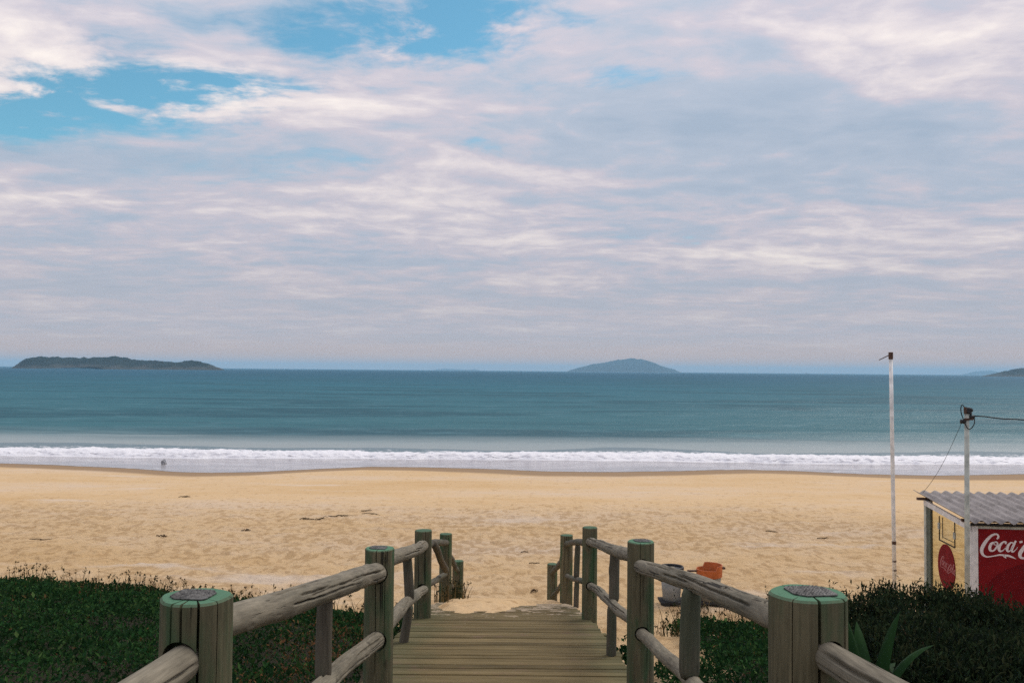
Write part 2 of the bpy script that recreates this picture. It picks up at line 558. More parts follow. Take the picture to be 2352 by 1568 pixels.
# ------------------------------------------------------------------ sea
def sea_mat():
    m, k = material('sea_water')
    pos = k.n('ShaderNodeNewGeometry').outputs['Position']
    y = k.n('ShaderNodeSeparateXYZ', Vector=pos).outputs[1]
    n0 = k.noise(k.vmul(pos, (.012, .05, 0)), 1.0, 4, .55)
    yy = k.math('ADD', y, k.math('MULTIPLY', k.math('SUBTRACT', n0, .5), 14.0))
    ly = k.math('LOGARITHM', k.math('MAXIMUM', yy, 20.0), 10.0)
    c = k.ramp(k.sm(ly, 1.70, 3.2), [(.0, (.33, .36, .36)), (.016, (.29, .345, .35)), (.055, (.026, .130, .156)), (.5, (.014, .123, .170)), (1, (.006, .083, .150))])
    dm = k.sm(yy, 62, 80)
    st = k.noise(k.vmul(pos, (.016, .075, 0)), 1.0, 7, .62, .4)  # swell and ripple shading put into the water colour
    c = k.mix(k.math('MULTIPLY', dm, k.sm(st, .54, .40, 0, .78)), c, (.004, .070, .098))
    st2 = k.noise(k.vmul(pos, (.12, .40, 0)), 1.0, 10, .78)
    c = k.mix(k.math('MULTIPLY', dm, k.sm(st2, .50, .66, 0, .50)), c, (.095, .225, .265))
    c = k.mix(k.math('MULTIPLY', dm, k.sm(st2, .47, .34, 0, .5)), c, (.006, .075, .11))
    h = k.math('ADD', k.noise(k.vmul(pos, (.35, .9, 0)), 1.0, 8, .68), k.math('MULTIPLY', k.noise(k.vmul(pos, (.05, .16, 0)), 1.0, 4), 1.5))
    nb = bump(k, h, .8, .35)
    # the mean reflectance of a ruffled sea at low sight angles stays far below that of flat water
    df = k.n('ShaderNodeBsdfDiffuse', Color=c, Normal=nb)
    gl = k.n('ShaderNodeBsdfGlossy', Color=(1, 1, 1, 1), Roughness=.36, Normal=nb)
    out(k, k.n('ShaderNodeMixShader', Fac=.08, i1=df, i2=gl))
    return m


M_SEA = sea_mat()


def swell(x, y):
    ph = y + 5.0 * vnoise(x * .012, y * .004, 91) + 1.2 * vnoise(x * .06, y * .03, 93)
    a = .34 * np.exp(-((y - 95) / 60.0) ** 2) + .10 * np.exp(-((y - 220) / 160.0) ** 2)
    h = a * np.sin(ph * 2 * math.pi / 27.0) + .35 * a * np.sin(ph * 2 * math.pi / 11.3 + 1.2)
    h = h * (.55 + .45 * vnoise(x * .02, y * .02, 95)) * smooth(y, 64, 78)
    h = h + .035 * fbm(x * .5, y * .9, 97, 3) * smooth(y, 57, 64) * (1 - smooth(y, 180, 320))
    return h


def build_sea():
    ys = np.concatenate([np.arange(52.2, 140, .45), np.arange(140, 320, 1.4), np.geomspace(320, 24000, 90)])
    us = np.linspace(-1, 1, 261)
    us = np.sign(us) * np.abs(us) ** 1.25
    Y, U = np.meshgrid(ys, us, indexing='ij')
    X = U * (60 + Y * .98)
    Z = swell(X, Y)
    V = np.stack([X, Y, Z], -1).reshape(-1, 3)
    o = link('sea', np_mesh('sea', V, grid_faces(len(ys), len(us)), True), M_SEA)
    tag(o, 'teal blue sea with low swells reaching to the horizon', kind='structure')


build_sea()


def swash_mat():
    m, k = material('swash_water')
    pos = k.n('ShaderNodeNewGeometry').outputs['Position']
    n0 = k.noise(k.vmul(pos, (.25, 1.1, 0)), .8, 6, .65)
    c = k.ramp(n0, [(.3, (.27, .25, .24)), (.7, (.37, .345, .35))])
    ed = k.n('ShaderNodeAttribute', {'attribute_name': 'edge'}).outputs['Fac']
    fo = k.math('MULTIPLY', k.sm(ed, .30, .05), k.sm(k.noise(k.vmul(pos, (1, 2, 0)), 1.2, 6, .7), .5, .62))
    lace = k.sm(k.math('ABSOLUTE', k.math('SUBTRACT', k.noise(k.vmul(pos, (.16, .8, 0)), 1.0, 5, .6, .6), .5)), .018, .004)
    fo = k.math('MAXIMUM', fo, k.math('MULTIPLY', lace, .5))
    c = k.mix(fo, c, (.78, .77, .78))
    out(k, k.n('ShaderNodeBsdfPrincipled', Base_Color=c, Roughness=.16, IOR=1.33, Specular_IOR_Level=.55, Normal=bump(k, n0, .25, .05)))
    return m


def build_swash():
    xs = np.concatenate([np.arange(-75, -34, 1.0), np.arange(-34, 34, .2), np.arange(34, 75, 1.0)])
    ts = np.linspace(0, 1, 26) ** 1.4
    X, T = np.meshgrid(xs, ts)
    e = edge_y(X)
    Y = e * (1 - T) + 54.5 * T
    Z = np.maximum(terrain(X, Y), -.02) + .010 + .02 * np.minimum(T * 4, 1) + .015 * fbm(X * .3, Y * 1.2, 101, 3) * np.minimum(T * 3, 1)
    Z = np.maximum(Z, .03)
    Zt = terrain(X, Y)
    Z = np.maximum(Z, Zt + .006)
    V = np.stack([X, Y, Z], -1).reshape(-1, 3)
    o = link('shallow_water', np_mesh('shallow_water', V, grid_faces(len(ts), len(xs)), True, {'edge': (Y - e).ravel()}), swash_mat())
    tag(o, 'thin sheet of lilac grey water running up the sand', kind='structure')


build_swash()


def foam_mat():
    m, k = material('white_foam')
    pos = k.n('ShaderNodeNewGeometry').outputs['Position']
    lace = k.n('ShaderNodeAttribute', {'attribute_name': 'lace'}).outputs['Fac']
    n = k.noise(k.vmul(pos, (.35, 1.5, 1)), 1.5, 8, .68, .5)
    f = k.sm(k.math('SUBTRACT', n, k.math('MULTIPLY', lace, .36)), .20, .34)
    n2 = k.noise(pos, 6.0, 5, .7)
    wc = k.ramp(n2, [(.3, (.72, .71, .73)), (.7, (.92, .91, .92))])
    c = k.mix(f, (.16, .22, .245), wc)
    out(k, k.n('ShaderNodeBsdfPrincipled', Base_Color=c, Roughness=.6, Specular_IOR_Level=.3, Normal=bump(k, n2, .6, .08)))
    return m


def build_surf():
    xs = np.concatenate([np.arange(-75, -36, .8), np.arange(-36, 36, .11), np.arange(36, 75, .8)])
    prof = [(-.3, -.03, 0), (.0, .05, 0), (.16, .17, 0), (.36, .29, 0), (.60, .37, .0), (.95, .42, .1), (1.4, .42, .3), (1.9, .39, .55), (2.5, .34, .7),
            (3.2, .28, .82), (4.0, .22, .9), (4.9, .17, .98), (5.9, .12, 1.06), (7.2, .06, 1.2), (8.8, -.05, 1.35)]
    q = np.linspace(0, len(prof) - 1, 60)
    pr = np.array(prof)
    oy, oz, ol = (np.interp(q, np.arange(len(prof)), pr[:, i]) for i in range(3))
    X, I = np.meshgrid(xs, np.arange(len(q)))
    front = 53.3 + .45 * vnoise(X * .10, X * 0, 111) + .22 * fbm(X * .7, X * 0 + 2, 112, 3)
    hgt = 1.0 + .22 * vnoise(X * .16, X * 0 + 5, 113) + .12 * vnoise(X * .8, X * 0 + 6, 114)
    Y = front + oy[I] * (1 + .25 * vnoise(X * .12, X * 0 + 8, 115))
    Z = oz[I] * hgt * .88
    rough = smooth(oz[I], .02, .2)
    Z = Z + rough * .05 * fbm(X * 2.6, Y * 3.2, 117, 3, .6)
    Y = Y + rough * .06 * fbm(X * 3.1, I * .35, 119, 3, .6)
    V = np.stack([X, Y, Z], -1).reshape(-1, 3)
    o = link('surf_foam', np_mesh('surf_foam', V, grid_faces(len(q), len(xs)), True, {'lace': ol[I].ravel()}), foam_mat())
    tag(o, 'long low white breaker of foam running along the shore', 'foam', kind='stuff')


build_surf()


# ------------------------------------------------------------------ islands
def island_mat(name, rock=.25):
    m, k = material(name)
    pos = k.n('ShaderNodeNewGeometry').outputs['Position']
    n1 = k.noise(pos, .018, 6, .65)
    z = k.n('ShaderNodeSeparateXYZ', Vector=pos).outputs[2]
    c = k.ramp(n1, [(.35, (.008, .016, .018)), (.65, (.018, .030, .026))])
    rk = k.math('MULTIPLY', k.sm(k.math('ADD', z, k.math('MULTIPLY', k.noise(pos, .03, 5, .7), -40)), -6, -20), rock)
    c = k.mix(rk, c, (.26, .22, .18))
    out(k, k.n('ShaderNodeBsdfPrincipled', Base_Color=c, Roughness=.9, Specular_IOR_Level=.1))
    return m


M_ISL = island_mat('island_scrub', .22)
M_ISL2 = island_mat('island_forest', .12)


def island(outline, Y, depth, label, mat, seed, jag=.12):
    """outline: surveyed skyline points; the body has a real plan depth behind and in front of it"""
    pts = [P(a, b, Y) for a, b in outline]
    px, pz = np.array([p.x for p in pts]), np.array([p.z for p in pts])
    xs = np.linspace(px[0], px[-1], 150)
    prof = np.maximum(np.interp(xs, px, pz), 0)
    ts = np.linspace(-1, 1, 41)
    X, T = np.meshgrid(xs, ts)
    Hh = np.interp(X, xs, prof)
    span = (px[-1] - px[0])
    w = depth * (.03 + .97 * np.sqrt(np.clip(1 - (2 * (X - px[0]) / span - 1) ** 2, 0, 1)))
    c = np.clip(1 - np.abs(T + .12 * vnoise(X / span * 9, T * 2, seed)) ** 1.7, 0, 1)
    Z = Hh * c
    Z = Z * (1 + jag * fbm(X / span * 26, T * 5, seed + 1, 4, .6) * (c < .999)) - 1.2 + 1.2 * c
    V = np.stack([X, Y + T * w, Z], -1).reshape(-1, 3)
    o = link('island', np_mesh('island', V, grid_faces(len(ts), len(xs)), True), mat)
    tag(o, label, kind='structure')


island([(30, 846), (42, 838), (52, 830), (66, 823), (80, 820), (130, 821), (180, 823), (225, 820), (275, 820), (292, 824), (320, 827), (360, 829), (405, 832),
        (420, 830), (440, 829), (462, 832), (480, 836), (490, 841), (505, 845), (514, 848)],
       2300, 120, 'long low dark island with pale cliffs on the horizon', M_ISL, 201)
island([(1298, 855), (1312, 849), (1335, 843), (1360, 836), (1395, 832), (1425, 826), (1450, 823), (1478, 826), (1500, 834), (1525, 843), (1545, 847), (1562, 855)],
       9200, 620, 'blue hazy island with a single rounded peak', M_ISL2, 221, .05)
island([(985, 852), (1003, 848), (1020, 846.5), (1045, 847.5), (1075, 849), (1090, 847.5), (1115, 853)], 15500, 300, 'tiny faint islets on the horizon between the islands', M_ISL2, 241, .05)
island([(2215, 864), (2235, 857), (2252, 852), (2272, 851), (2288, 855), (2320, 865)], 14500, 500, 'faint far hill beside the dark headland', M_ISL2, 261, .05)
island([(2270, 864), (2292, 859), (2312, 854), (2330, 849), (2352, 846), (2420, 838), (2520, 832), (2640, 840), (2760, 864)], 3000, 260,
       'dark headland cut by the right edge of the picture', M_ISL, 281)
island([(1844, 861), (1852, 857), (1858, 858), (1866, 862)], 7000, 40, 'speck of a rock on the horizon near the flagpole', M_ISL2, 291, .05)

# ------------------------------------------------------------------ haze
m, k = material('sea_haze')
vol = k.n('ShaderNodeVolumePrincipled', Color=(.48, .79, 1.0), Density=9.5e-5, Anisotropy=0.0)
k.n('ShaderNodeOutputMaterial', Volume=vol)
hz_o = link('haze', boxes([(-26000, 26000, -2500, 26000, -3.2, 155)]), m)
tag(hz_o, 'thin pale blue sea haze in the distance', kind='stuff')


# ------------------------------------------------------------------ boardwalk
def plank_mesh(seed):
    r = random.Random(seed)
    L, w, t = 1.0, .096, .032
    bm = bmesh.new()
    n = 7
    rows = []
    for i in range(n):
        x = -L / 2 + L * i / (n - 1)
        dy = r.uniform(-.002, .002)
        rows.append([bm.verts.new((x, y + dy, z + r.uniform(-.0015, .0015))) for (y, z) in
                     ((-w / 2, -t), (-w / 2, -.005), (-w / 2 + .006, 0), (0, .001), (w / 2 - .006, 0), (w / 2, -.005), (w / 2, -t))])
    for i in range(n - 1):
        for j in range(6):
            bm.faces.new((rows[i][j], rows[i + 1][j], rows[i + 1][j + 1], rows[i][j + 1]))
        bm.faces.new((rows[i][6], rows[i + 1][6], rows[i + 1][0], rows[i][0]))
    bm.faces.new(rows[0])
    bm.faces.new(rows[-1][::-1])
    bmesh.ops.recalc_face_normals(bm, faces=bm.faces[:])
    me = bpy.data.meshes.new('plank')
    bm.to_mesh(me)
    bm.free()
    me.materials.append(M_PLANK)
    return me


walk = empty('boardwalk', (0, 7.5, 0))
tag(walk, 'weathered plank boardwalk sloping down to the sand', 'boardwalk')
variants = [plank_mesh(i) for i in range(6)]
PITCHP = .108
s, y = 0.0, 1.2
drift = lambda yy: -.0085 * yy
while y < 15.3:
    slope = float(deck_z(y + .05) - deck_z(y - .05)) / .1
    o = link('plank', variants[random.randrange(6)], None, walk)
    z = float(deck_z(y)) + random.uniform(-.004, .004)
    o.matrix_local = Matrix.Translation((drift(y) + random.uniform(-.012, .012), y - 7.5, z)) @ Matrix.Rotation(math.atan(slope), 4, 'X') @ \
        Matrix.Rotation(random.uniform(-.004, .004), 4, 'Z') @ Matrix.Diagonal((float(np.interp(y, [7.5, 9.5], [1.86, 1.70])) + random.uniform(-.02, .02), 1, 1, 1))
    y += PITCHP * math.cos(math.atan(slope)) * random.uniform(.985, 1.02)
for sx in (-.78, 0.0, .78):
    pts, V, Fc = np.arange(1.2, 15.4, .4), [], []
    for i, yy in enumerate(pts):
        zz, xx = float(deck_z(yy)) - .036, sx + drift(yy)
        for (a, b) in ((-.05, 0), (.05, 0), (.05, -.15), (-.05, -.15)):
            V.append((xx + a, yy - 7.5, zz + b))
    for i in range(len(pts) - 1):
        for j in range(4):
            Fc.append((i * 4 + j, i * 4 + (j + 1) % 4, i * 4 + 4 + (j + 1) % 4, i * 4 + 4 + j))
    link('beam', mesh('beam', V, Fc), M_DARKWOOD, walk)

# sand blown over the foot of the boards
xs, ys = np.linspace(-.88, .80, 70), np.linspace(8.9, 13.6, 90)
X, Y = np.meshgrid(xs, ys)
front = 9.2 + 2.2 * smooth(X, -.25, .55) + .9 * smooth(-X, .55, .85) + .45 * fbm(X * 3.4, Y * 1.5, 301, 4, .65)
hd = .075 * smooth(Y, front, front + 1.3) * smooth(X, -.88, -.72) * (1 - smooth(X, .55, .80)) * (1 - smooth(Y, 12.9, 13.6))
Z = deck_z(Y) - .014 + hd + .004 * fbm(X * 9, Y * 9, 305, 3)
o = link('sand_drift', np_mesh('sand_drift', np.stack([X, Y, Z], -1).reshape(-1, 3), grid_faces(90, 70), True,
                               {'wet': np.zeros(6300), 'soil': np.zeros(6300), 'trampled': np.full(6300, .3)}), M_SAND)
tag(o, 'pale sand blown over the lower end of the boardwalk', 'sand', kind='stuff')


# ------------------------------------------------------------------ handrails
def post_mesh(r, h, seed, cracks):
    """round post standing on z=0..h; cracks = [(angle, width, depth, length)] run down from the top"""
    rr = random.Random(seed)
    cracks = [(c[0] % (2 * math.pi), *c[1:]) for c in cracks]
    base = [(2 * math.pi * i / 40, None) for i in range(40)]
    prof = []
    for a, _ in base:
        if all(abs((a - c[0] + math.pi) % (2 * math.pi) - math.pi) > c[1] / r * 1.6 + .03 for c in cracks):
            prof.append((a, None, 0))
    for ci, c in enumerate(cracks):
        hw = c[1] / 2 / r
        prof += [(c[0] - hw * 2.6, None, 0), (c[0] - hw, ci, .0), (c[0] - hw * .85, ci, 1.0), (c[0] + hw * .85, ci, 1.0), (c[0] + hw, ci, .0), (c[0] + hw * 2.6, None, 0)]
    prof.sort(key=lambda q: q[0])
    zs = [0, .1] + list(np.linspace(.2, h - .02, 14)) + [h - .006, h]
    lob = [(rr.uniform(0, 6.28), rr.uniform(.002, .005), n) for n in (2, 3, 5)]
    V, Fc = [], []
    n = len(prof)
    for zi, z in enumerate(zs):
        for (a, ci, dpt) in prof:
            rad = r * (1 + sum(am / .09 * math.sin(n_ * a + ph + z * .7) for ph, am, n_ in lob) * .5)
            rad *= 1 + .02 * (1 - z / h)
            if zi == len(zs) - 1:
                rad -= .006
            if ci is not None and dpt > 0:
                c = cracks[ci]
                fade = max(0.0, min(1.0, (z - (h - c[3])) / .15))
                rad -= c[2] * fade * dpt
            aa = a + (.012 * math.sin(z * 9 + (ci or 0) * 2) if ci is not None else 0)
            V.append((rad * math.cos(aa), rad * math.sin(aa), z))
    for i in range(len(zs) - 1):
        for j in range(n):
            j2 = (j + 1) % n
            Fc.append((i * n + j, i * n + j2, (i + 1) * n + j2, (i + 1) * n + j))
    o1 = (len(zs) - 1) * n
    o2 = len(V)
    for (a, ci, dpt) in prof:
        V.append((r * .40 * math.cos(a), r * .40 * math.sin(a), h))
    for j in range(n):
        j2 = (j + 1) % n
        Fc.append((o1 + j, o1 + j2, o2 + j2, o2 + j))
    V += [(0, 0, h), (0, 0, 0)]
    for j in range(n):
        j2 = (j + 1) % n
        Fc.append((o2 + j, o2 + j2, len(V) - 2))
        Fc.append((j2, j, len(V) - 1))
    return mesh('post', V, Fc)


def log_mesh(L, r0, r1, seed, gouges=()):
    """debarked pole lying along local z with knots and long checks"""
    rr = random.Random(seed)
    na, nz = (112 if gouges else 36), max(16, int(L / .025))
    V, Fc = [], []
    ph = [rr.uniform(0, 6.28) for _ in range(6)]
    knots = [(rr.uniform(.15, L - .1), rr.uniform(0, 6.28), rr.uniform(.004, .010)) for _ in range(int(4 * L))]
    for i in range(nz + 1):
        t = i / nz
        z = L * t
        rad0 = r0 + (r1 - r0) * t
        endf = 1.0
        de = min(z, L - z)
        if de < .05:
            endf = .80 + .20 * math.sqrt(max(0, 1 - (1 - de / .05) ** 2))
        bx = .010 * math.sin(z * 1.9 + ph[0]) + .004 * math.sin(z * 6 + ph[1])
        by = .008 * math.sin(z * 1.6 + ph[2])
        for j in range(na):
            a = 2 * math.pi * j / na
            rad = rad0 * endf * (1 + .02 * math.sin(2 * a + ph[3] + z) + .014 * math.sin(3 * a + ph[4] - z * 2) + .012 * math.sin(5 * z + a * 2 + ph[5]))
            for kz, ka, kh in knots:
                d2 = ((z - kz) / .035) ** 2 + (((a - ka + math.pi) % (2 * math.pi) - math.pi) * rad0 / .022) ** 2
                if d2 < 8:
                    rad += kh * (math.exp(-d2) - 1.6 * math.exp(-d2 * 7))
            for (g0, g1, ga, gt, gd, gw) in gouges:
                if g0 < z < g1:
                    ac = ga + gt * (z - g0) + .05 * math.sin(z * 7 + g0 * 5) + .02 * math.sin(z * 31 + g1)
                    dd = abs((a - ac + math.pi) % (2 * math.pi) - math.pi) * rad0
                    if dd < gw:
                        rad -= gd * (1 - dd / gw) * min(1, (z - g0) / .08, (g1 - z) / .08)
            V.append((bx + rad * math.cos(a), by + rad * math.sin(a), z))
    for i in range(nz):
        for j in range(na):
            j2 = (j + 1) % na
            Fc.append((i * na + j, i * na + j2, (i + 1) * na + j2, (i + 1) * na + j))
    Fc.append(tuple(nz * na + j for j in range(na)))
    Fc.append(tuple(range(na - 1, -1, -1)))
    me = mesh('log', V, Fc, True)
    return me


def along(A, B):
    A, B = Vector(A), Vector(B)
    q = (B - A).to_track_quat('Z', 'Y')
    return Matrix.Translation(A) @ q.to_matrix().to_4x4()


M_PLATE = simple('galvanised_plate', (.13, .125, .115), .7, .35, .45, 60, bmp=.3)


def plate_mesh(sx, sy, seed):
    """anti-split nail plate: clipped rectangle with rows of punched teeth"""
    r = random.Random(seed)
    V, Fc = [], []
    c = .25 * min(sx, sy)
    rim = [(-sx / 2 + c, -sy / 2), (sx / 2 - c * .3, -sy / 2), (sx / 2, -sy / 2 + c * .4), (sx / 2, sy / 2 - c), (sx / 2 - c, sy / 2), (-sx / 2 + c * .4, sy / 2), (-sx / 2, sy / 2 - c * .5), (-sx / 2, -sy / 2 + c)]
    n = len(rim)
    for z in (0, .003):
        V += [(a, b, z) for a, b in rim]
    Fc += [tuple(range(n, 2 * n)), tuple(range(n - 1, -1, -1))] + [(i, (i + 1) % n, n + (i + 1) % n, n + i) for i in range(n)]
    for i in range(11):
        for j in range(7):
            x, y = (-.5 + (i + .5) / 11) * sx * .94, (-.5 + (j + .5) / 7) * sy * .92
            if abs(x) / sx + abs(y) / sy > .78:
                continue
            o = len(V)
            a, b = sx / 11 * .34, sy / 7 * .3
            hgt = .003 + r.uniform(.001, .003)
            V += [(x - a, y - b, .0031), (x + a, y - b, .0031), (x + a, y + b, .0031), (x - a, y + b, .0031), (x + r.uniform(-.001, .001), y + b, hgt + .002)]
            Fc += [(o, o + 1, o + 4), (o + 1, o + 2, o + 4), (o + 2, o + 3, o + 4), (o + 3, o, o + 4)]
    return mesh('nail_plate', V, Fc)


YS = [2.39, 5.6, 8.8, 12.1, 15.5]
SIDE = {
    'L': dict(top=[(450, 1368), (872, 1258), (973, 1217), (1024, 1225), (1052, 1287)], dia=[.187, .184, .168, .165, .19], s=-1),
    'R': dict(top=[(1855, 1360), (1472, 1242), (1355, 1210), (1302, 1228), (1269, 1294)], dia=[.198, .17, .147, .168, .18], s=1),
}
# view-facing angle is -90 deg (towards the camera)
CRK = {
    ('L', 0): [(math.radians(-111), .006, .04, 1.1), (math.radians(-93), .007, .045, .9), (math.radians(-66), .007, .045, 1.3), (math.radians(-36), .003, .03, .5)],
    ('R', 0): [(math.radians(-91), .009, .05, 1.2), (math.radians(-43), .007, .04, 1.0), (math.radians(-130), .003, .03, .4), (math.radians(120), .005, .05, .8)],
    ('L', 1): [(math.radians(-94), .005, .05, .7), (math.radians(-60), .004, .03, .6)],
    ('R', 1): [(math.radians(-55), .005, .05, 1.0), (math.radians(-100), .003, .03, .5)],
    ('L', 2): [(math.radians(-70), .005, .05, .6)], ('R', 2): [(math.radians(-62), .005, .05, .7)],
    ('L', 3): [(math.radians(-60), .006, .05, .8)], ('R', 3): [(math.radians(-80), .005, .05, .6)],
    ('L', 4): [(math.radians(-70), .005, .05, .4)], ('R', 4): [(math.radians(-95), .005, .05, .4)],
}


def fix_normals(me):
    bm = bmesh.new()
    bm.from_mesh(me)
    bmesh.ops.recalc_face_normals(bm, faces=bm.faces[:])
    bm.to_mesh(me)
    bm.free()


def carve(me, cutters):
    """sockets for the rails, cut through the post"""
    fix_normals(me)
    tmp = bpy.data.objects.new('tmp', me)
    COL.objects.link(tmp)
    cs = []
    for (A, B, r) in cutters:
        v, f = tube([A, B], r, 28)
        cm = mesh('cut', v, f)
        fix_normals(cm)
        c = bpy.data.objects.new('cut', cm)
        COL.objects.link(c)
        md = tmp.modifiers.new('b', 'BOOLEAN')
        md.operation, md.object, md.solver = 'DIFFERENCE', c, 'FAST'
        cs.append(c)
    bpy.context.view_layer.update()
    dg = bpy.context.evaluated_depsgraph_get()
    nm = bpy.data.meshes.new_from_object(tmp.evaluated_get(dg))
    for c in cs + [tmp]:
        bpy.data.objects.remove(c)
    return nm


def handrail(key):
    D = SIDE[key]
    s = D['s']
    root = empty('handrail', (s * .82, 7.5, 0))
    tag(root, {'L': 'round log handrail on the left side of the boardwalk', 'R': 'round log handrail on the bin side of the boardwalk'}[key], 'handrail')
    inv = Matrix.Translation((-s * .82, -7.5, 0))
    tops = [P(*p, y) for p, y in zip(D['top'], YS)]
    ta, tb = [.15, .155, .15, .115, .17], [.09, .10, .14, .23, .17]      # drop of the log arriving / leaving below each post top
    la, lb = [.58, .566, .572, .55, .56], [.53, .52, .55, .60, .56]
    dn = lambda t, d: Vector((t.x, t.y, t.z - d))
    bk = Vector((s * .86, -.6, tops[0].z - .15 + .22))
    ox = .010 if key == 'L' else .030
    upn = [(bk + Vector((s * ox, 0, 0)), dn(tops[0], ta[0]) + Vector((s * ox, 0, 0)))] + [(dn(tops[i], tb[i]), dn(tops[i + 1], ta[i + 1])) for i in range(4)]
    bk2 = Vector((s * .86, -.6, tops[0].z - .58 + .22))
    lon = [(bk2, dn(tops[0], la[0]))] + [(dn(tops[i], lb[i]), dn(tops[i + 1], la[i + 1])) for i in range(4)]
    rad = {'L': [(.050, .046), (.048, .061), (.056, .052), (.040, .040), (.040, .040)], 'R': [(.042, .038), (.039, .043), (.046, .041), (.036, .036), (.040, .040)]}[key]
    posts = []
    for i, (t, y) in enumerate(zip(tops, YS)):
        g = min(float(terrain(t.x, t.y, False)), float(deck_z(t.y))) - .25
        h = t.z - g
        r = D['dia'][i] / 2
        me = post_mesh(r, h, 400 + i + (s > 0) * 20, CRK[(key, i)])
        if i < 3:
            cut = []
            for arr, rr in ((upn, .92), (lon, .90)):
                a, b = arr[i]
                o3 = Vector((t.x, t.y, g))
                d1 = (b - a).normalized()
                rj = rad[i][1] * rr
                # the log coming from the camera side ends just inside the face turned to it
                cut.append((b - d1 * (r + .06) - o3, b - d1 * (r * .25) - o3, rj + .007))
            me = carve(me, cut)
        post = link('post', me, M_POST if i < 2 else M_POST2, root, inv @ Matrix.Translation((t.x, t.y, g)))
        posts.append((post, h, r))
        if i < 2:
            sx, sy = (r * 1.15, r * 1.05)
            link('nail_plate', plate_mesh(sx, sy, i), M_PLATE, post, Matrix.Translation((.008 * s, .004, h + .0015)) @ Matrix.Rotation(.12 * s, 4, 'Z'))
    rg = random.Random(77 + s)
    for nm, arr, q in (('top_rail', upn, 1.0), ('lower_rail', lon, .86)):
        for i in range(5):
            A, B = arr[i]
            d = (B - A).normalized()
            rp = D['dia'][i] / 2 * (.0 if i == 0 else .1)
            r2 = D['dia'][i] / 2
            A2, B2 = A + d * rp, B - d * (r2 * .35)
            L = (B2 - A2).length
            gg = []
            for _ in range(16 if i < 2 else 10 if i == 2 else 0):
                g0 = rg.uniform(.05, L - .5)
                gg.append((g0, min(g0 + rg.uniform(.35, 1.5), L - .06), rg.uniform(0, 6.28), rg.uniform(-.12, .12), rg.uniform(.008, .022), rg.uniform(.0045, .0085)))
            me = log_mesh(L, rad[i][0] * q, rad[i][1] * q, 500 + i + int(q * 70) + (s > 0) * 31, gg)
            link(nm, me, M_RAIL if i < 3 else M_BAL, root, inv @ along(A2, B2))
    # short props between the rails and down to the boards
    def prop(a, b, r, name='baluster', sd=0):
        a, b = Vector(a), Vector(b)
        me = log_mesh((b - a).length, r, r * .93, 700 + sd + (s > 0) * 50)
        link(name, me, M_BAL, root, inv @ along(a, b))

    def railpt(arr, y):
        for a_, b_ in arr:
            if a_.y <= y <= b_.y:
                return a_.lerp(b_, (y - a_.y) / (b_.y - a_.y))
    specs = {'L': [(4.05, .038, 0, 0), (7.45, .042, .03, -.05)], 'R': [(3.97, .046, 0, 0), (7.0, .042, -.012, .0), (10.35, .034, 0, 0)]}[key]
    for n, (y, r, lean, lean2) in enumerate(specs):
        a, b = railpt(upn, y), railpt(lon, y)
        prop((b.x, b.y + lean, b.z + .02), (a.x - lean, a.y, a.z - .02), r, sd=n * 3)
        f = Vector((b.x + lean2 * s * -1, b.y, float(deck_z(y)) - .02))
        prop(f, (b.x, b.y, b.z - .02), r * .95, sd=n * 3 + 1)
    if key == 'L':                       # slipped prop hanging askew between the last tall posts
        prop(P(1026, 1308, 11.0), P(994, 1248, 9.6), .040, sd=20)
    return root


handrail('L')
handrail('R')

# ------------------------------------------------------------------ flagpole
M_WHITE = simple('white_paint', (.78, .78, .75), .55, 0, .14, 9)
M_RUST = simple('rusty_steel', (.11, .06, .04), .8, .2, .4, 30)
M_BLACK = simple('black_rubber', (.012, .012, .014), .6, 0, .2, 20)
M_GREENWHITE = simple('chalky_white_paint', (.46, .48, .42), .7, 0, .22, 7)

base = PZ(2055.5, 1378, 1.13)
topp = P(2046, 822, base.y)
fp = empty('flagpole', base)
tag(fp, 'tall thin white flagpole standing bare on the sand', 'flagpole')
v, f = tube([(0, 0, -.3), (topp - base) * .35, (topp - base) * .7, topp - base], [.038, .037, .036, .035], 14)
link('pole', mesh('pole', v, f, True), M_WHITE, fp)
tp = topp - base
v, f = tube([tp - Vector((0, 0, .02)), tp + Vector((0, 0, .11))], .042, 12)
sl = link('rusty_sleeve', mesh('rusty_sleeve', v, f, False), M_RUST, fp)
v, f = tube([tp + Vector((0, 0, .07)), tp + Vector((-.235, -.03, -.04))], [.010, .008], 8)
link('halyard_arm', mesh('halyard_arm', v, f), M_RUST, fp)
bs = []
for z in (.55, .72, 1.05):
    v, f = tube([(tp.x * z / tp.z, 0, z), (tp.x * z / tp.z, 0, z + random.uniform(.02, .12))], .0395, 12)
    bs.append((v, f))
v, f = merge(bs)
link('paint_chip_band', mesh('paint_chip_band', v, f), M_RUST, fp)

# ------------------------------------------------------------------ kiosk
KA = .11
kc = P(2229, 1205, 13.0)
GZ = float(terrain(kc.x + .8, 14.0, False))
kiosk = empty('beach_kiosk', (kc.x, kc.y, GZ), -KA)
tag(kiosk, 'small beach kiosk with corrugated roof, red front and clear side pane', 'kiosk')
HF = P(2270, 1203, 12.95).z - GZ       # front eave underside
HB = HF + .10
DEP, WID = 1.92, 2.7
M_YEL = simple('faded_yellow_paint', (.72, .58, .29), .8, 0, .12, 5)
M_RED = simple('red_sign_paint', (.195, .009, .012), .75, 0, .10, 6, .12)
M_REDDARK = simple('dark_red_sign_paint', (.14, .006, .009), .75, 0, .10, 6, .12)
M_LET = simple('white_lettering', (.72, .66, .66), .5, 0, .06, 10)
M_LETF = simple('faded_pink_lettering', (.42, .14, .14), .7, 0, .35, 30)
M_TRIM = simple('pale_trim_paint', (.72, .71, .70), .6, 0, .12, 8)


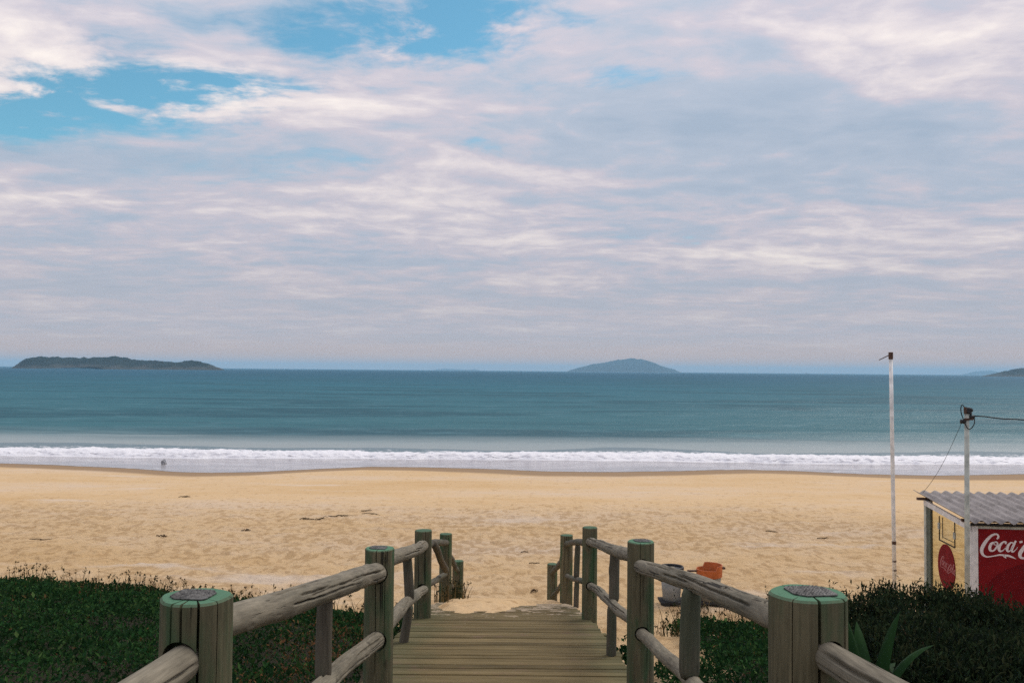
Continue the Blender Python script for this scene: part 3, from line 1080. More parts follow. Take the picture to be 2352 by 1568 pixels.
def roof_mat():
    m, k = material('fibre_cement')
    oc = k.n('ShaderNodeTexCoord').outputs['Object']
    n1 = k.noise(k.vmul(oc, (1, .35, 1)), 9, 7, .7)
    n2 = k.noise(oc, 40, 4, .7)
    c = k.ramp(k.math('ADD', k.math('MULTIPLY', n1, .6), k.math('MULTIPLY', n2, .4)), [(.32, (.14, .125, .115)), (.55, (.31, .28, .265)), (.75, (.43, .395, .375))])
    out(k, k.n('ShaderNodeBsdfPrincipled', Base_Color=c, Roughness=.9, Specular_IOR_Level=.2, Normal=bump(k, n2, .5, .01)))
    return m


M_ROOF = roof_mat()


def zt(y):
    return HF + (HB - HF) * y / DEP


# corner posts
for (x, y) in ((0, 0), (WID, 0), (0, DEP), (WID, DEP)):
    link('corner_post', boxes([(x - .005 if x else -.005, x + .105 if x == 0 else x + .005, y - .0 if y == 0 else y - .10, y + .10 if y == 0 else y, -.2, zt(y) - .03)], .004),
         M_TRIM if y == 0 else M_GREENWHITE, kiosk)
# side wall between the posts, slightly recessed, with a sloping head
def wall_prism(x0, x1, y0, y1, z0, dz):
    V = []
    for x in (x0, x1):
        V += [(x, y0, z0), (x, y1, z0), (x, y1, zt(y1) - dz), (x, y0, zt(y0) - dz)]
    return mesh('wall', V, [(0, 1, 2, 3), (7, 6, 5, 4), (0, 4, 5, 1), (1, 5, 6, 2), (2, 6, 7, 3), (3, 7, 4, 0)])


def pane_mat():
    m, k = material('clear_yellowed_pane')
    oc = k.n('ShaderNodeTexCoord').outputs['Object']
    n1 = k.noise(oc, 3.5, 5, .6)
    t = k.n('ShaderNodeBsdfTransparent', Color=k.ramp(n1, [(.3, (.90, .86, .70)), (.7, (.96, .93, .80))]))
    g = k.n('ShaderNodeBsdfGlossy', Color=(.9, .9, .9, 1), Roughness=.12)
    d = k.n('ShaderNodeBsdfDiffuse', Color=(.60, .55, .38, 1))
    out(k, k.n('ShaderNodeMixShader', Fac=.05, i1=k.n('ShaderNodeMixShader', Fac=k.sm(n1, .45, .75, .04, .16), i1=t, i2=d), i2=g))
    return m


M_PANE = pane_mat()
link('side_pane', wall_prism(.032, .038, .102, DEP - .102, .05, .06), M_PANE, kiosk)
link('side_pane', wall_prism(WID - .038, WID - .032, .102, DEP - .102, .05, .06), M_PANE, kiosk)
link('floor_slab', boxes([(.0, WID, .045, DEP, -.2, .03)]), M_GREENWHITE, kiosk)
me = wall_prism(-.008, .028, .0, DEP, 0, .03)
for v_ in me.vertices:
    if v_.co.z < .01:
        v_.co.z = zt(v_.co.y) - .115
link('head_trim', me, M_TRIM, kiosk)
link('shade_strip', boxes([(.006, .029, DEP - .27, DEP - .103, -.2, zt(DEP) - .12)]), simple('strip_shade_green', (.10, .12, .09), .8, 0, .2, 6), kiosk)  # dark strip standing in for the shade of the recessed side
# front: red board with header
front = link('front_board', boxes([(.112, WID - .01, .012, .04, -.15, HF - .075)]), M_RED, kiosk)
link('header_rail', boxes([(.107, WID - .006, .004, .05, HF - .073, HF - .032)]), M_GREENWHITE, kiosk)
# the big darker roundel printed on the board
seg, cxr, czr, rr_ = 56, 1.15, HF - 1.02, .82
V = [(cxr + rr_ * 1.15 * math.cos(2 * math.pi * i / seg), .0095, czr + rr_ * .62 * math.sin(2 * math.pi * i / seg)) for i in range(seg)]
V += [(a, .0125, c) for a, b, c in V]
link('printed_roundel', mesh('roundel', V, [tuple(range(seg)), tuple(range(2 * seg - 1, seg - 1, -1))] + [(i, seg + i, seg + (i + 1) % seg, (i + 1) % seg) for i in range(seg)]), M_REDDARK, front)


# ---- script lettering made of brushed strokes (units: 100 = 0.0989 m, origin at the first C's left, y up)
def catmull(pts, n=10):
    P_ = [pts[0]] + list(pts) + [pts[-1]]
    res = []
    for i in range(1, len(P_) - 2):
        p0, p1, p2, p3 = (np.array(P_[i + j - 1], float) for j in range(4))
        for t in np.linspace(0, 1, n, endpoint=False):
            res.append(.5 * ((2 * p1) + (-p0 + p2) * t + (2 * p0 - 5 * p1 + 4 * p2 - p3) * t * t + (-p0 + 3 * p1 - 3 * p2 + p3) * t ** 3))
    res.append(np.array(P_[-2], float))
    return res


def brush(strokes, thick=.004):
    """strokes: lists of (x, y, width)"""
    V, Fc = [], []
    for si, st in enumerate(strokes):
        zoff = .0004 * si / max(1, len(strokes)) * 3
        pts = catmull(st)
        o = len(V)
        for i, p in enumerate(pts):
            a, b = pts[max(i - 1, 0)], pts[min(i + 1, len(pts) - 1)]
            t = (b - a)[:2]
            t = t / (np.linalg.norm(t) + 1e-9)
            n = np.array([-t[1], t[0]])
            w = max(p[2], 1) / 2
            l, r = p[:2] + n * w, p[:2] - n * w
            V += [(l[0], l[1], thick + zoff), (r[0], r[1], thick + zoff), (l[0], l[1], 0), (r[0], r[1], 0)]
        for i in range(len(pts) - 1):
            a = o + i * 4
            Fc += [(a, a + 1, a + 5, a + 4), (a, a + 4, a + 6, a + 2), (a + 1, a + 3, a + 7, a + 5)]
    return V, Fc


def flip(st):                        # traced with y down from the baseline frame
    return [(x - 1000, 1060 - y, w) for x, y, w in st]


BIG_C = [(1232, 800, 14), (1256, 775, 28), (1248, 738, 26), (1208, 730, 26), (1150, 762, 36), (1085, 835, 46), (1035, 920, 50), (1022, 985, 46), (1045, 1040, 32), (1100, 1062, 20), (1180, 1050, 16), (1270, 1030, 22),
         (1340, 1034, 26), (1400, 1040, 30), (1450, 1058, 22), (1500, 1082, 3)]
SPUR = [(1325, 1040, 26), (1348, 1056, 26), (1362, 1078, 4)]
def letter_o(dx):
    return [[(1205 + dx, 850, 26), (1158 + dx, 870, 36), (1135 + dx, 930, 42), (1148 + dx, 970, 30), (1190 + dx, 968, 22), (1232 + dx, 915, 26), (1245 + dx, 865, 22), (1225 + dx, 842, 18), (1195 + dx, 856, 14), (1205 + dx, 885, 10), (1262 + dx, 880, 7)]]
def letter_c(dx):
    return [[(1352 + dx, 868, 22), (1362 + dx, 842, 24), (1330 + dx, 838, 22), (1285 + dx, 880, 36), (1262 + dx, 940, 42), (1280 + dx, 975, 28), (1320 + dx, 962, 14), (1375 + dx, 905, 8)]]
def letter_a(dx):
    return [[(1462 + dx, 850, 20), (1430 + dx, 846, 20), (1392 + dx, 890, 36), (1376 + dx, 945, 40), (1392 + dx, 975, 24), (1425 + dx, 955, 14), (1465 + dx, 890, 10)],
            [(1500 + dx, 815, 26), (1462 + dx, 895, 36), (1442 + dx, 950, 34), (1452 + dx, 978, 22), (1490 + dx, 955, 10), (1525 + dx, 905, 6)]]
def letter_l(dx):
    return [[(1375 + dx, 930, 8), (1440 + dx, 850, 16), (1490 + dx, 760, 24), (1478 + dx, 715, 20), (1440 + dx, 760, 28), (1398 + dx, 880, 40), (1386 + dx, 950, 38), (1402 + dx, 978, 22), (1445 + dx, 950, 8)]]
DASH = [(1550, 838, 30), (1592, 826, 30)]
C2 = [(1772, 855, 16), (1795, 822, 26), (1778, 788, 26), (1735, 790, 30), (1668, 840, 42), (1600, 925, 50), (1556, 1000, 52), (1560, 1050, 40), (1605, 1066, 26), (1665, 1030, 18), (1740, 965, 10)]
C2B = [(1625, 1000, 20), (1660, 955, 22), (1700, 935, 12)]
word = [BIG_C, SPUR] + letter_o(0) + letter_c(0) + letter_a(0) + [DASH, C2, C2B] + letter_o(600) + letter_l(475) + letter_a(570)
V, Fc = brush([flip(st) for st in word])
SCL = .00099
lx0, lz0 = .135, HF - .075 - .30
M_l = Matrix.Translation((lx0, .0115, lz0 - .10)) @ Matrix.Rotation(math.pi / 2, 4, 'X') @ Matrix.Scale(SCL, 4)
link('lettering', mesh('lettering', V, Fc), M_LET, front, M_l)

# round sign on the side wall
seg, R0 = 48, .355
yc, zc = 1.0, P(2169, 1302, 14.0).z - GZ
V = [(.029 - .012 * j, yc + R0 * math.cos(2 * math.pi * i / seg), zc + R0 * math.sin(2 * math.pi * i / seg)) for j in (0, 1) for i in range(seg)]
disc = link('round_sign', mesh('round_sign', V, [tuple(range(seg - 1, -1, -1)), tuple(range(seg, 2 * seg))] + [(i, (i + 1) % seg, seg + (i + 1) % seg, seg + i) for i in range(seg)]), M_RED, kiosk)
V, Fc = brush([flip(st) for st in word], 3)
s2 = .00058
# facing -x: local x of the text runs towards -y (front of the kiosk is on the viewer's right)
M_d = Matrix.Translation((.0165, yc + .255, zc - .03)) @ Matrix.Rotation(-math.pi / 2, 4, 'Z') @ Matrix.Rotation(math.pi / 2, 4, 'X') @ Matrix.Rotation(math.radians(-6), 4, 'Z') @ Matrix.Scale(s2, 4)
link('faded_lettering', mesh('faded_lettering', V, Fc), M_LETF, disc, M_d)
# hatch outline with hinges
z0h, z1h = P(2172, 1247, 14.0).z - GZ, HF - .10
hat = []
for (ya, za, yb, zb, r) in ((.66, z0h, .66, z1h, .009), (1.30, z0h, 1.30, z1h, .009), (.66, z0h, 1.30, z0h, .010), (1.16, z0h + .05, 1.16, z1h, .006), (.70, z0h + .07, 1.16, z0h + .07, .005)):
    hat.append(tube([(.024, ya, za), (.024, yb, zb)], r, 6))
V, Fc = merge(hat)
hatch = link('hatch_frame', mesh('hatch_frame', V, Fc), M_DARKWOOD, kiosk)
for (yy, zz) in ((.66, z1h - .20), (1.30, z1h - .16)):
    link('hinge', boxes([(.008, .0285, yy - .035, yy + .035, zz - .05, zz + .05)], .003), M_GREENWHITE, hatch)

# corrugated roof
px_, amp_ = .177, .024
x0r, x1r, y0r, y1r = -.06, WID + .12, -.10, DEP + .34
nx = int((x1r - x0r) / px_ * 12)
xs = np.linspace(x0r, x1r, nx)
ys = np.linspace(y0r, y1r, 8)
X, Y = np.meshgrid(xs, ys)
Z0 = HF + .045 + (HB - HF) * Y / DEP + amp_ * np.cos((X - x0r) * 2 * math.pi / px_)
top = np.stack([X, Y, Z0], -1).reshape(-1, 3)
bot = top - np.array([0, 0, .007])
nv = len(top)
fq = grid_faces(8, nx)
fb = fq[:, ::-1] + nv
rim = [(j, j + nv, j + 1 + nv, j + 1) for j in range(nx - 1)] + [((7 * nx) + j + 1, 7 * nx + j + 1 + nv, 7 * nx + j + nv, 7 * nx + j) for j in range(nx - 1)] + \
      [((i + 1) * nx, (i + 1) * nx + nv, i * nx + nv, i * nx) for i in range(7)] + [(i * nx + nx - 1, i * nx + nx - 1 + nv, (i + 1) * nx + nx - 1 + nv, (i + 1) * nx + nx - 1) for i in range(7)]
roof = link('corrugated_roof', np_mesh('corrugated_roof', np.concatenate([top, bot]), np.concatenate([fq, fb, np.array(rim)]), True), M_ROOF, kiosk)
for yy in (.25, DEP - .05):
    zz = zt(yy)
    link('purlin', boxes([(-.13 if yy > 1 else -.03, WID + .1, yy - .03, yy + .03, zz - .028, zz + .012)], .003), M_RUST, kiosk)
link('eave_beam', boxes([(-.004, WID, -.03, .0, HF - .03, HF + .012)], .003), M_DARKWOOD, kiosk)

# ------------------------------------------------------------------ utility pole and wires
ub = Vector((P(2220.5, 1300, 12.72).x, 12.72, GZ))
ut = P(2220.5, 950, 12.72)
up_ = empty('utility_pole', ub)
tag(up_, 'thin whitish service pole with wire fittings in front of the kiosk corner', 'pole')
hp = ut - ub
v, f = tube([(0, 0, -.25), hp * .5, hp], [.036, .035, .033], 14)
link('pole', mesh('pole', v, f, True), M_GREENWHITE, up_)
v, f = lathe([(0, 0), (.045, 0), (.05, .02), (.035, .035), (.048, .055), (.04, .085), (.0, .095)], 16)
link('insulator', mesh('insulator', v, f, True), M_BLACK, up_, Matrix.Translation(hp + Vector((.02, 0, .0))) @ Matrix.Rotation(.35, 4, 'Y'))
v, f = lathe([(0, 0), (.03, 0), (.034, .02), (.026, .035), (.034, .06), (.0, .065)], 14)
ins = mesh('insulator', v, f, True)
link('insulator', ins, M_BLACK, up_, Matrix.Translation(hp + Vector((.035, -.01, -.045))) @ Matrix.Rotation(math.pi / 2, 4, 'Y'))
link('insulator', ins.copy(), M_BLACK, up_, Matrix.Translation(hp + Vector((-.03, -.01, -.11))) @ Matrix.Rotation(-math.pi / 2, 4, 'Y'))
link('bracket', boxes([(-.055, .07, -.045, -.03, -.09, -.06), (-.06, -.02, -.043, -.03, .0, .10)], .003), M_RUST, up_, Matrix.Translation(hp))
lp = [(.10, 0, -.04), (.09, -.04, -.12), (.05, -.05, -.19), (.0, -.055, -.215), (-.035, -.05, -.17), (-.055, -.03, -.10), (-.07, 0, -.02), (-.085, 0, .06), (-.07, 0, .125), (-.035, 0, .10)]
v, f = tube([hp + Vector(p[:3]) for p in catmull(lp, 5)], .007, 6)
link('wire_loop', mesh('wire_loop', v, f, True), M_BLACK, up_)
# service cable to the right, slightly sagging
A = ut + Vector((.10, -.01, -.03))
B = P(2352, 965, 12.72)
d = (B - A)
pts = []
for i in range(60):
    t = i / 59 * 12
    p = A + d * t
    pts.append(p + Vector((0, 0, .035 * (t / 12) ** 2 * 12 + .006 * math.sin(i * 1.7))))
v, f = tube(pts, .010, 6)
o = link('service_cable', mesh('service_cable', v, f, True), M_BLACK)
tag(o, 'black cable running from the service pole out past the kiosk roof', 'cable')
# thin wire from the pole to the back corner of the roof
A = ut + Vector((-.075, 0, -.13))
B = kiosk.matrix_basis @ Vector((.02, DEP + .10, HB + .075))
pts = [A.lerp(B, t) - Vector((0, 0, .10 * math.sin(math.pi * t))) for t in np.linspace(0, 1, 16)]
v, f = tube(pts, .0032, 6)
o = link('stay_wire', mesh('stay_wire', v, f, True), M_BLACK)
tag(o, 'thin dark wire slanting from the service pole down to the kiosk roof', 'wire')

# ------------------------------------------------------------------ bins on a low stand
M_GREY = simple('grey_bin_plastic', (.21, .225, .22), .5, 0, .14, 8)
M_ORANGE = simple('orange_plastic', (.50, .12, .025), .5, 0, .14, 10)
M_BEIGE = simple('dull_beige_plastic', (.24, .21, .15), .6, 0, .14, 10)
M_YELMARK = simple('yellow_print', (.55, .42, .03), .6, 0, .2, 30)
M_LABEL = simple('dark_green_label', (.015, .035, .035), .5, 0, .2, 20)
M_LABELW = simple('pale_print', (.35, .48, .46), .5, 0, .2, 30)

sb = PZ(1541, 1384, 1.19)
YB = sb.y
gz = float(terrain(sb.x + .5, YB, False)) + .005
stand = empty('bin_stand', (sb.x + .45, YB, gz))
tag(stand, 'low dark timber stand under the two beach bins', 'stand')
for j in range(3):
    link('slat', boxes([(-.66, .52, -.20 + j * .145, -.20 + j * .145 + .12, .035, .075)], .004), M_DARKWOOD, stand)
for xx in (-.55, .40):
    link('bearer', boxes([(xx - .05, xx + .05, -.2, .2, -.06, .0345)], .003), M_DARKWOOD, stand)


def bin_at(px, label):
    o = empty('litter_bin', (P(px, 1378, YB).x, YB, gz + .075))
    tag(o, label, 'bin', 'beach bins on the stand')
    o.scale = (1, 1, .94)
    return o


b1 = bin_at(1542, 'grey tapered litter bin with black rim and yellow mark')
v, f = lathe([(0, 0), (.150, 0), (.156, .01), (.205, .60), (.198, .60), (.150, .03), (0, .03)], 32)
body = link('body', mesh('body', v, f, True), M_GREY, b1)
v, f = lathe([(.204, .575), (.222, .58), (.226, .635), (.215, .65), (.196, .65), (.192, .61), (.2045, .60)], 32)
link('rim', mesh('rim', v + [], f, True), M_BLACK, b1)


def wrap(poly, r0, r1, h, lift=.003):
    """lay a printed outline (angle, height) on a tapered drum"""
    V = []
    for dl in (0, lift):
        for (a, z) in poly:
            r = r0 + (r1 - r0) * z / h + dl + .0005
            V.append((r * math.cos(a), r * math.sin(a), z))
    n = len(poly)
    return V, [tuple(range(n, 2 * n))] + [(i, (i + 1) % n, n + (i + 1) % n, n + i) for i in range(n)]


def wrap_rect(a0, a1, z0, z1, r0, r1, h, lift=.003):
    parts = []
    n = 8
    for i in range(n):
        aa, ab = a0 + (a1 - a0) * i / n, a0 + (a1 - a0) * (i + 1) / n
        parts.append(wrap([(aa, z0), (ab, z0), (ab, z1), (aa, z1)], r0, r1, h, lift))
    return merge(parts)


mk = [wrap_rect(-1.75, -1.30, .475, .495, .156, .205, .6), wrap_rect(-1.70, -1.40, .445, .462, .156, .205, .6), wrap_rect(-1.62, -1.02, .415, .432, .156, .205, .6), wrap_rect(-1.80, -1.66, .43, .47, .156, .205, .6)]
v, f = merge(mk)
link('yellow_mark', mesh('yellow_mark', v, f), M_YELMARK, b1)

b2 = bin_at(1629, 'beige litter bin with orange hood, dark label and side handles')
v, f = lathe([(0, 0), (.165, 0), (.172, .012), (.215, .50), (.208, .50), (.165, .03), (0, .03)], 32)
link('body', mesh('body', v, f, True), M_BEIGE, b2)
v, f = merge([wrap_rect(-2.2, -1.12, .20, .42, .172, .215, .5)])
lab = link('label_patch', mesh('label_patch', v, f), M_LABEL, b2)
v, f = merge([wrap_rect(-1.75, -1.42, .30, .345, .1755, .2185, .5), wrap_rect(-1.65, -1.25, .36, .385, .1755, .2185, .5)])
link('label_print', mesh('label_print', v, f), M_LABELW, lab)
# hood: collar all round, raised at the right-hand half
V, Fc = [], []
seg = 40
for j, (rr, base_z) in enumerate(((.216, .455), (.232, .47), (.236, .0), (.222, .0), (.205, .50))):
    for i in range(seg):
        a = 2 * math.pi * i / seg
        hi = .685 if math.cos(a - .35) > .05 else .605
        V.append((rr * math.cos(a), rr * math.sin(a), base_z if base_z else hi))
for j in range(4):
    for i in range(seg):
        i2 = (i + 1) % seg
        Fc.append((j * seg + i, j * seg + i2, (j + 1) * seg + i2, (j + 1) * seg + i))
link('hood', mesh('hood', V, Fc), M_ORANGE, b2)
link('handle', boxes([(-.40, -.20, -.03, .03, .545, .575)], .006), M_RUST, b2)
link('handle', boxes([(.215, .285, -.035, .035, .60, .64)], .006), M_RUST, b2)

# ------------------------------------------------------------------ debris on the sand
def twig(name, px, py, L, ang, label, cat, seed, weed=False):
    zz = 1.0
    for _ in range(4):
        p = PZ(px, py, zz)
        zz = float(terrain(p.x, p.y))
    r = random.Random(seed)
    parts = []
    nb = 5 if weed else 2
    for b in range(nb):
        a = ang + (r.uniform(-.9, .9) if b else 0)
        l = L * (1 if b == 0 else r.uniform(.3, .65))
        sx = r.uniform(-.25, .25) * L if b else -L / 2
        pts = []
        for i in range(7):
            t = i / 6
            x = (sx + l * t) * math.cos(a) - .06 * L * math.sin(t * 5 + seed) * math.sin(a)
            y = (sx + l * t) * math.sin(a) + .06 * L * math.sin(t * 5 + seed) * math.cos(a)
            gzz = float(terrain(p.x + x, p.y + y)) - zz
            pts.append((x, y, gzz + .012 + (.05 if weed else .02) * r.random() * math.sin(math.pi * t)))
        rb = (.013 if weed else .011) * (1 if b == 0 else .65)
        parts.append(tube(pts, [rb * (1.1 - .75 * abs(t - .3)) for t in np.linspace(0, 1, 7)], 6))
    V, Fc = merge(parts)
    o = link(name, mesh(name, V, Fc, True), M_TWIG, None, Matrix.Translation((p.x, p.y, zz)))
    tag(o, label, cat)
    return o


twig('seaweed_clump', 702, 1193, .38, .1, 'dark seaweed clump at the left end of the tideline scraps', 'seaweed', 1, True)
twig('seaweed_clump', 729, 1191.5, .45, -.05, 'flat brown seaweed scrap beside the leftmost tideline clump', 'seaweed', 2, True)
twig('driftwood_branch', 777, 1187, .62, .06, 'brown forked driftwood branch in the middle of the tideline scraps', 'driftwood', 3, True)
twig('driftwood_stick', 842, 1174, .36, -.1, 'short driftwood stick lying farthest up the tideline', 'driftwood', 4)
twig('driftwood_stick', 849, 1179, .5, .05, 'longer driftwood stick just below the short one', 'driftwood', 5)
twig('seaweed_clump', 423, 1141, .4, .1, 'small reddish weed scrap on the smooth wet-side sand', 'seaweed', 6, True)
twig('seaweed_clump', 565, 1215, .26, .3, 'little dark weed tuft on the sand above the left rail', 'seaweed', 7, True)
twig('seaweed_clump', 370, 1232, .3, -.2, 'little dark weed tuft above the tallest grass stalks', 'seaweed', 8, True)
twig('driftwood_stick', 92, 1239, .55, .05, 'thin dark stick on the sand near the left picture edge', 'driftwood', 9)
twig('seaweed_clump', 1771, 1218, .34, .1, 'dark weed scrap on the sand between bins and flagpole', 'seaweed', 10, True)
twig('driftwood_stick', 1888, 1234, .3, .05, 'short twin stick on the sand left of the flagpole', 'driftwood', 11)
twig('driftwood_stick', 1227, 1294, .24, .0, 'bent twig on the sand straight ahead of the boardwalk', 'driftwood', 12)
twig('seaweed_clump', 1226, 1359, .16, .8, 'small dark leaf scrap just beyond the boardwalk end', 'seaweed', 13, True)
twig('driftwood_stick', 1205, 1268, .2, .4, 'tiny twig behind the bent one ahead of the boardwalk', 'driftwood', 14)

# lump standing in the run-up
rk = PZ(377, 1068, .06)
bm = bmesh.new()
bmesh.ops.create_icosphere(bm, subdivisions=3, radius=1)
for v_ in bm.verts:
    n_ = float(fbm(np.array([v_.co.x * 1.7 + 4]), np.array([v_.co.y * 1.7 + v_.co.z * 2.1]), 333, 3)[0])
    v_.co = Vector((v_.co.x * .14 * (1 + .35 * n_), v_.co.y * .14 * (1 + .3 * n_), .10 + v_.co.z * .25 * (1 + .25 * n_)))
me = bpy.data.meshes.new('rock')
bm.to_mesh(me)
bm.free()
o = link('rock', me, simple('wet_rock', (.38, .38, .39), .5, 0, .3, 6), None, Matrix.Translation(rk))
tag(o, 'small grey lump standing in the shallow run-up before the breaker', 'rock')


# ------------------------------------------------------------------ vegetation
def leaf_cloud(pos, nrm_tilt, size, aspect, tint, droop=.25, r=rng):
    """one folded four-vertex leaf per position; returns V, F(tri), tint per vertex"""
    n = len(pos)
    az = r.uniform(0, 2 * math.pi, n)
    el = r.normal(nrm_tilt, .45, n)
    d = np.stack([np.cos(az) * np.cos(el), np.sin(az) * np.cos(el), np.sin(el)], 1)
    sd = np.stack([-np.sin(az), np.cos(az), np.zeros(n)], 1)
    rollv = r.normal(0, .5, n)
    up = np.cross(d, sd)
    sd = sd * np.cos(rollv)[:, None] + up * np.sin(rollv)[:, None]
    up = np.cross(d, sd)
    s = (size * r.uniform(.55, 1.35, n))[:, None]
    b = pos
    tip = pos + d * s
    midp = pos + d * s * .45
    l = midp + sd * s * aspect + up * s * .10
    rr = midp - sd * s * aspect + up * s * .10
    V = np.stack([b, l, tip, rr], 1).reshape(-1, 3)
    i = np.arange(n)[:, None] * 4
    Fq = np.concatenate([i + np.array([[0, 2, 1]]), i + np.array([[0, 3, 2]])], 0)
    return V, Fq, np.repeat(tint, 4, 0)


def in_view(x, y, m=1.2):
    return np.abs(x) < .62 * y + m


GREENS = np.array([(.011, .040, .012), (.015, .052, .014), (.024, .068, .018), (.009, .030, .011), (.036, .080, .020), (.018, .045, .015)])
BROWNS = np.array([(.11, .055, .022), (.16, .07, .03), (.09, .07, .03), (.20, .12, .05)])


def cover(name, label, x0, x1, ya, yb, n, keep, seed, brown):
    r = np.random.default_rng(seed)
    x, y = r.uniform(x0, x1, n), ya + (yb - ya) * r.uniform(0, 1, n) ** .8
    kp = keep(x, y) & in_view(x, y)
    x, y = x[kp], y[kp]
    clump = .5 + .5 * fbm(x * 1.1, y * 1.1, seed + 3, 3)
    edge = np.clip(1 - (dune_t(x, y) - .4) / 2.2, .15, 1)
    h = (.05 + .17 * np.clip(clump, 0, 1)) * edge
    z = terrain(x, y) + h * r.uniform(.15, 1.0, len(x)) ** .6
    size = .036 * (.75 + .5 * r.random(len(x)))
    ci = r.integers(0, len(GREENS), len(x))
    t = GREENS[ci] * (.75 + .5 * r.random((len(x), 1)))
    t = t * (.75 + .55 * np.clip(.5 + .6 * fbm(x * 2.3, y * 2.3, seed + 9, 3), 0, 1.4))[:, None]
    lt = r.random(len(x)) < .03
    t[lt] = np.array((.07, .12, .035)) * (.7 + .6 * r.random((lt.sum(), 1)))
    br = r.random(len(x)) < brown(x, y)
    lg = (r.random(len(x)) < .12) & ~br
    size = np.where(lg, size * 1.6, size)
    t[br] = BROWNS[r.integers(0, 4, br.sum())]
    V, Fq, T = leaf_cloud(np.stack([x, y, z], 1), .62, size, .25, t, r=r)
    o = link(name, np_mesh(name, V, Fq, False, {'tint': T}), M_LEAF)
    tag(o, label, 'ground cover', kind='stuff')


def left_keep(x, y):
    return (x < -1.02 - .1 * rng.random(len(x))) & (dune_t(x, y) + .5 * vnoise(x * 1.6, y * 1.6, 77) < 1.55)


def right_keep(x, y):
    d = dune_t(x, y) + .5 * vnoise(x * 1.6, y * 1.6, 78)
    return (x > 1.12 + .1 * rng.random(len(x))) & (d < 1.0) & ~((x < 1.75) & (y > 7.6) & (y < 20))


cover('ground_cover_left'.replace('_left', ''), 'dark green leafy mat covering the dune left of the boardwalk', -11.5, -1.0, 3.2, 14.6, 290000, left_keep, 901,
      lambda x, y: np.clip(.006 + .42 * np.exp(-((x + 1.6) / .42) ** 2 - ((y - 7.6) / 1.2) ** 2) + .10 * (fbm(x * .5, y * .5, 955, 2) > .8), 0, .8))
cover('ground_cover', 'dark green leafy mat on the bin side of the boardwalk', 1.1, 7.5, 3.0, 11.6, 150000, right_keep, 911,
      lambda x, y: np.clip(.015 + .10 * (fbm(x * .6, y * .6, 965, 2) > .6), 0, .6))


def stalks(name, label, x, y, hmin, hmax, seed, seedhead=.5, dark=.4, zf=None):
    r = np.random.default_rng(seed)
    n = len(x)
    z = (zf or terrain)(x, y) + .02
    h = r.uniform(hmin, hmax, n)
    az = r.uniform(0, 6.28, n)
    ln = np.abs(r.normal(0, .28, n)) * h
    w = r.uniform(.0025, .0055, n)
    cols = np.array([(.17, .11, .045), (.10, .065, .028), (.22, .16, .07), (.035, .045, .016)])
    t = cols[r.integers(0, 4, n)]
    t[r.random(n) < dark] = (.035, .04, .018)
    V, Fq, T = [], [], []
    px = np.stack([np.cos(r.uniform(0, 6.28, n)), np.sin(r.uniform(0, 6.28, n)), np.zeros(n)], 1)
    px = np.stack([np.ones(n), r.uniform(-.6, .6, n), np.zeros(n)], 1)
    b = np.stack([x, y, z], 1)
    dirn = np.stack([np.cos(az), np.sin(az), np.zeros(n)], 1)
    lv = []
    for tt in (0, .35, .7, 1.0):
        c = b + dirn * (ln * tt ** 1.8)[:, None] + np.array([0, 0, 1]) * (h * tt * (1 - .12 * tt))[:, None]
        ww = (w * (1 - .75 * tt))[:, None]
        lv += [c - px * ww, c + px * ww]
    V = np.stack(lv, 1).reshape(-1, 3)
    i = np.arange(n)[:, None] * 8
    Fq = np.concatenate([i + np.array([[a, a + 1, a + 3]]) for a in (0, 2, 4)] + [i + np.array([[a, a + 3, a + 2]]) for a in (0, 2, 4)], 0)
    T = np.repeat(t, 8, 0)
    # seed heads and side leaflets
    sel = np.where(r.random(n) < seedhead)[0]
    reps = 7
    tipc = (lv[6] + lv[7]) / 2
    mid_ = (lv[4] + lv[5]) / 2
    f = r.random((len(sel), reps, 1)) ** 1.4
    pp = (tipc[sel][:, None, :] * (1 - f * .55) + mid_[sel][:, None, :] * f * .55).reshape(-1, 3) + r.normal(0, .008, (len(sel) * reps, 3))
    tc = np.repeat(t[sel] * .7, reps, 0)
    V2, F2, T2 = leaf_cloud(pp, .7, np.full(len(pp), .028), .30, tc, r=r)
    F2 = F2 + len(V)
    o = link(name, np_mesh(name, np.concatenate([V, V2]), np.concatenate([Fq, F2]), False, {'tint': np.concatenate([T, T2])}), M_DRY)
    tag(o, label, 'dry grass', kind='stuff')


n = 1500
x = rng.uniform(-10.5, -1.4, n)
y = np.interp(x, [-14, -5.0, -3.4, -2.2, -1.1], [11.6, 11.6, 11.3, 10.5, 9.6]) + rng.normal(.8, .75, n)
kp = in_view(x, y)
stalks('dry_grass', 'brown dry seed stalks along the edge of the left dune', x[kp], y[kp], .08, .36, 921, .5, .5)
n = 1500
x = rng.uniform(1.7, 7.5, n)
y = np.interp(x, [1.6, 3.4, 5.0, 12], [9.4, 9.3, 7.6, 7.0]) + rng.normal(.9, .6, n)
kp = in_view(x, y)
stalks('dry_grass', 'brown dry seed stalks on the dune edge below the kiosk', x[kp], y[kp], .12, .5, 931, .5)
# weeds caught at the foot of the lower posts
n = 160
stalks('dry_grass', 'tuft of dead weeds at the foot of the lower left posts', np.clip(rng.normal(-.76, .10, n), -.93, -.5), rng.normal(11.75, .45, n), .06, .30, 941, .6, .5, lambda a, b: deck_z(b))


